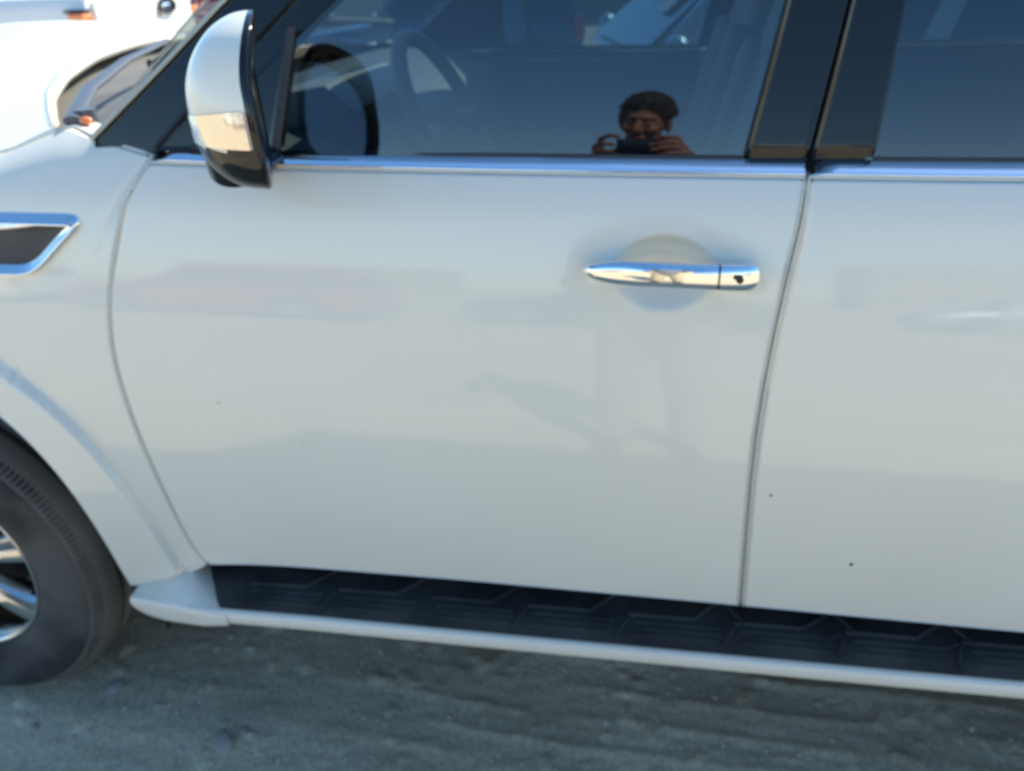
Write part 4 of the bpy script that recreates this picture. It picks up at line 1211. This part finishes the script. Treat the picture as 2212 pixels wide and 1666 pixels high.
def make_person():
    b = Mesh(); H_ = Vector(Lc((1.617, -1.380, 1.711)))
    rt = Matrix.Rotation(R(-14), 3, 'X') @ Matrix.Rotation(R(7), 3, 'Y') @ Matrix.Rotation(R(4), 3, 'Z')
    # head faces +y locally; tilt forward = nose down
    rt = Matrix.Rotation(R(6), 3, 'Y') @ Matrix.Rotation(R(-16), 3, 'X') @ Matrix.Rotation(R(14), 3, 'Z')
    hp = lambda x, y, z: H_+rt @ Vector((x, y, z))
    b.ell(hp(0, -.012, .038), (.074, .094, .082), rt)
    b.ell(hp(0, .022, -.005), (.066, .070, .080), rt)
    b.ell(hp(0, .030, -.060), (.052, .052, .048), rt)
    b.ell(hp(0, .050, -.088), (.028, .028, .022), rt)
    b.ell(hp(0, .074, .028), (.052, .020, .012), rt)             # brow ridge
    cap(b, hp(0, .084, .016), hp(0, .112, -.026), .0085, .012)   # nose
    b.ell(hp(-.012, .098, -.032), (.009, .011, .008), rt); b.ell(hp(.012, .098, -.032), (.009, .011, .008), rt)
    for s in (-1, 1):
        b.ell(hp(s*.040, .062, -.022), (.024, .026, .022), rt)   # cheek
        b.ell(hp(s*.078, -.006, -.004), (.010, .020, .032), rt)  # ear
        b.ell(hp(s*.030, .078, .006), (.014, .008, .008), rt)    # eye lid
    b.ell(hp(0, .086, -.056), (.025, .012, .008), rt); b.ell(hp(0, .084, -.066), (.022, .012, .008), rt)
    neck = Lc((1.615, -1.44, 1.56))
    cap(b, hp(0, -.02, -.05), neck, .055, .060)
    cap(b, neck, Lc((1.615, -1.465, 1.40)), .062, .10)
    cap(b, Lc((1.615, -1.46, 1.40)), Lc((1.615, -1.47, 1.05)), .130, .125, .75)
    cap(b, Lc((1.615, -1.47, 1.05)), Lc((1.615, -1.47, .95)), .140, .150, .8)
    J = {}
    for s, sh, el, wr in ((-1, (1.43, -1.465, 1.465), (1.335, -1.40, 1.20), (1.462, -1.225, 1.470)), (1, (1.80, -1.465, 1.465), (1.915, -1.39, 1.21), (1.735, -1.20, 1.485))):
        cap(b, Lc((1.615, -1.465, 1.475)), Lc(sh), .062, .058); cap(b, Lc(sh), Lc(el), .052, .040); cap(b, Lc(el), Lc(wr), .043, .027)
        hip = (1.615+s*.09, -1.47, .93); kn = (1.615+s*.12, -1.45, .50); an = (1.615+s*.13, -1.50, .09)
        cap(b, Lc(hip), Lc(kn), .090, .058); cap(b, Lc(kn), Lc(an), .060, .040); cap(b, Lc((an[0], an[1]-.03, .045)), Lc((an[0]+s*.02, an[1]+.17, .035)), .040, .035, .9)
        J[s] = (sh, el, wr, hip, kn, an)
    # left-of-picture hand grips the short end of the phone: palm, thumb, curled fingers
    def chain(pts, r0, r1):
        n = len(pts)-1
        for i in range(n):
            ra = r0+(r1-r0)*i/n; rb = r0+(r1-r0)*(i+1)/n
            cap(b, Lc(pts[i]), Lc(pts[i+1]), ra, rb, 1., 12)
    PY = -1.1065
    w = J[-1][2]
    cap(b, Lc(w), Lc((1.472, -1.165, 1.512)), .027, .030, .8); cap(b, Lc((1.462, -1.185, 1.505)), Lc((1.482, -1.150, 1.535)), .026, .024)
    chain([(1.470, -1.150, 1.545), (1.478, -1.122, 1.588), (1.505, -1.100, 1.600), (1.531, -1.094, 1.592)], .0105, .0082)   # index over the corner
    chain([(1.462, -1.150, 1.530), (1.462, -1.112, 1.556), (1.487, -1.091, 1.564), (1.515, -1.091, 1.560)], .0108, .0085)
    chain([(1.460, -1.155, 1.512), (1.462, -1.112, 1.530), (1.486, -1.092, 1.536), (1.512, -1.092, 1.533)], .0102, .0082)
    chain([(1.464, -1.160, 1.496), (1.470, -1.120, 1.508), (1.492, -1.096, 1.513), (1.511, -1.092, 1.511)], .009, .0072)
    chain([(1.487, -1.165, 1.515), (1.515, -1.140, 1.540), (1.545, -1.128, 1.552)], .0125, .0095)                             # thumb behind the screen
    # other hand: fingers lie along the back of the phone, towards the car
    w = J[1][2]
    cap(b, Lc(w), Lc((1.728, -1.150, 1.525)), .028, .031, .8); cap(b, Lc((1.725, -1.160, 1.52)), Lc((1.712, -1.118, 1.552)), .028, .022); cap(b, Lc((1.728, -1.150, 1.52)), Lc((1.716, -1.108, 1.528)), .024, .020)
    chain([(1.712, -1.115, 1.572), (1.700, -1.090, 1.588), (1.664, -1.084, 1.590), (1.636, -1.087, 1.584)], .0098, .0074)
    chain([(1.714, -1.110, 1.555), (1.699, -1.084, 1.566), (1.658, -1.081, 1.565), (1.622, -1.087, 1.558)], .0102, .0078)
    chain([(1.716, -1.110, 1.537), (1.700, -1.082, 1.545), (1.662, -1.081, 1.543), (1.628, -1.087, 1.537)], .0100, .0076)
    chain([(1.717, -1.112, 1.519), (1.702, -1.087, 1.524), (1.672, -1.084, 1.521), (1.645, -1.088, 1.517)], .0088, .0070)
    chain([(1.712, -1.145, 1.520), (1.682, -1.135, 1.541), (1.655, -1.127, 1.552)], .0125, .0095)
    body = remesh(b, 'body', M['skin'], PR, .0042, 3)
    # eyes, lips
    for s in (-1, 1):
        e = Mesh(); e.ell(hp(s*.030, .0795, .004), (.0115, .0085, .0045), rt, 8); ey = e.build('eye', M['eye'], PR)
        e = Mesh(); e.ell(hp(s*.029, .0870, .003), (.0050, .0025, .0040), rt, 8); e.build('iris', M['iris'], ey)
        e = Mesh(); cap(e, hp(s*.014, .090, .021), hp(s*.046, .078, .026), .0045, .003); e.build('eyebrow', M['hair'], PR)
    e = Mesh(); e.ell(hp(0, .094, -.058), (.022, .006, .005), rt, 8); e.ell(hp(0, .093, -.066), (.019, .006, .005), rt, 8); e.build('lips', M['lip'], PR)
    # hair: clumps over the skull, fringe swept to one side
    h = Mesh()
    h.ell(hp(0, -.022, .058), (.088, .100, .086), rt); h.ell(hp(-.015, -.03, .02), (.086, .088, .09), rt)
    rr = random.Random(5)
    for k in range(150):
        th = rr.uniform(0, 2*pi); ph = rr.uniform(0, 1.45)
        x, y, z = .086*sin(ph)*cos(th), -.022+.100*sin(ph)*sin(th), .052+.086*cos(ph)
        if y > .058 and z < .085: continue
        e_ = (x*1.07+rr.uniform(-.012, .012), y*1.05+.016, z+rr.uniform(-.02, .004))
        cap(h, hp(x, y, z), hp(*e_), .011, .004, n=8)
    for k in range(26):
        x0 = -.055+.105*k/25
        cap(h, hp(x0, .040, .108-.25*abs(x0)), hp(x0-.016+rr.uniform(-.006, .006), .070, .080-(.030 if x0 < -.01 else 0)-abs(x0)*.25+rr.uniform(-.008, .006)), .010, .0035, n=8)
    for k in range(14): cap(h, hp(-.060-.001*k, .045-.004*k, .085), hp(-.071+.0004*k, .055-.007*k, .040-.003*k), .009, .004, n=8)
    for s in (-1, 1): cap(h, hp(s*.076, .010, .05), hp(s*.077, .018, .010), .010, .005)
    remesh(h, 'hair', M['hair'], PR, .004, 1)
    # clothes
    c = Mesh()
    cap(c, Lc((1.615, -1.452, 1.500)), Lc((1.615, -1.465, 1.42)), .074, .12)
    cap(c, Lc((1.615, -1.46, 1.40)), Lc((1.615, -1.47, 1.05)), .150, .150, .78); cap(c, Lc((1.615, -1.47, 1.05)), Lc((1.615, -1.47, .93)), .165, .170, .8)
    for s in (-1, 1):
        sh, el, wr, hip, kn, an = J[s]; m_ = tuple(np.array(sh)*.42+np.array(el)*.58)
        cap(c, Lc((1.615, -1.465, 1.475)), Lc(sh), .076, .072); cap(c, Lc(sh), Lc(m_), .066, .064)
    remesh(c, 'shirt', M['shirt'], PR, .007, 3)
    c = Mesh(); cap(c, Lc((1.615, -1.47, .98)), Lc((1.615, -1.47, .90)), .152, .160, .8)
    for s in (-1, 1):
        sh, el, wr, hip, kn, an = J[s]; cap(c, Lc(hip), Lc(kn), .108, .080); cap(c, Lc(kn), Lc((an[0], an[1], .12)), .080, .064)
    remesh(c, 'trousers', M['trousers'], PR, .008, 3)
    for s in (-1, 1):
        an = J[s][5]; c = Mesh(); cap(c, Lc((an[0], an[1]-.04, .050)), Lc((an[0]+s*.02, an[1]+.19, .042)), .050, .044, .85); cap(c, Lc((an[0], an[1], .11)), Lc((an[0], an[1], .05)), .052, .05)
        remesh(c, 'shoe', M['rubber'], PR, .006, 3)
make_person()
PH = Mesh(); PH.box((1.6035, -1.1155, 1.549), (.157, .0085, .075))
ph = PH.build('phone', M['phone'], None, off=(1.6035, -1.1155, 1.549), bevel=.0035, seg=3); ph.location = (1.6035, -1.1155, 1.549)
tag(ph, 'black phone held sideways in both hands, its back towards the car', 'phone')
b_ = Mesh(); b_.box((-.058, .0055, .008), (.030, .003, .052)); cb = b_.build('camera_bump', M['phone'], ph, bevel=.0012)
sc_ = Mesh(); sc_.box((0, -.0044, 0), (.150, .0006, .069)); s_ = sc_.build('screen', M['black_gloss'], ph)
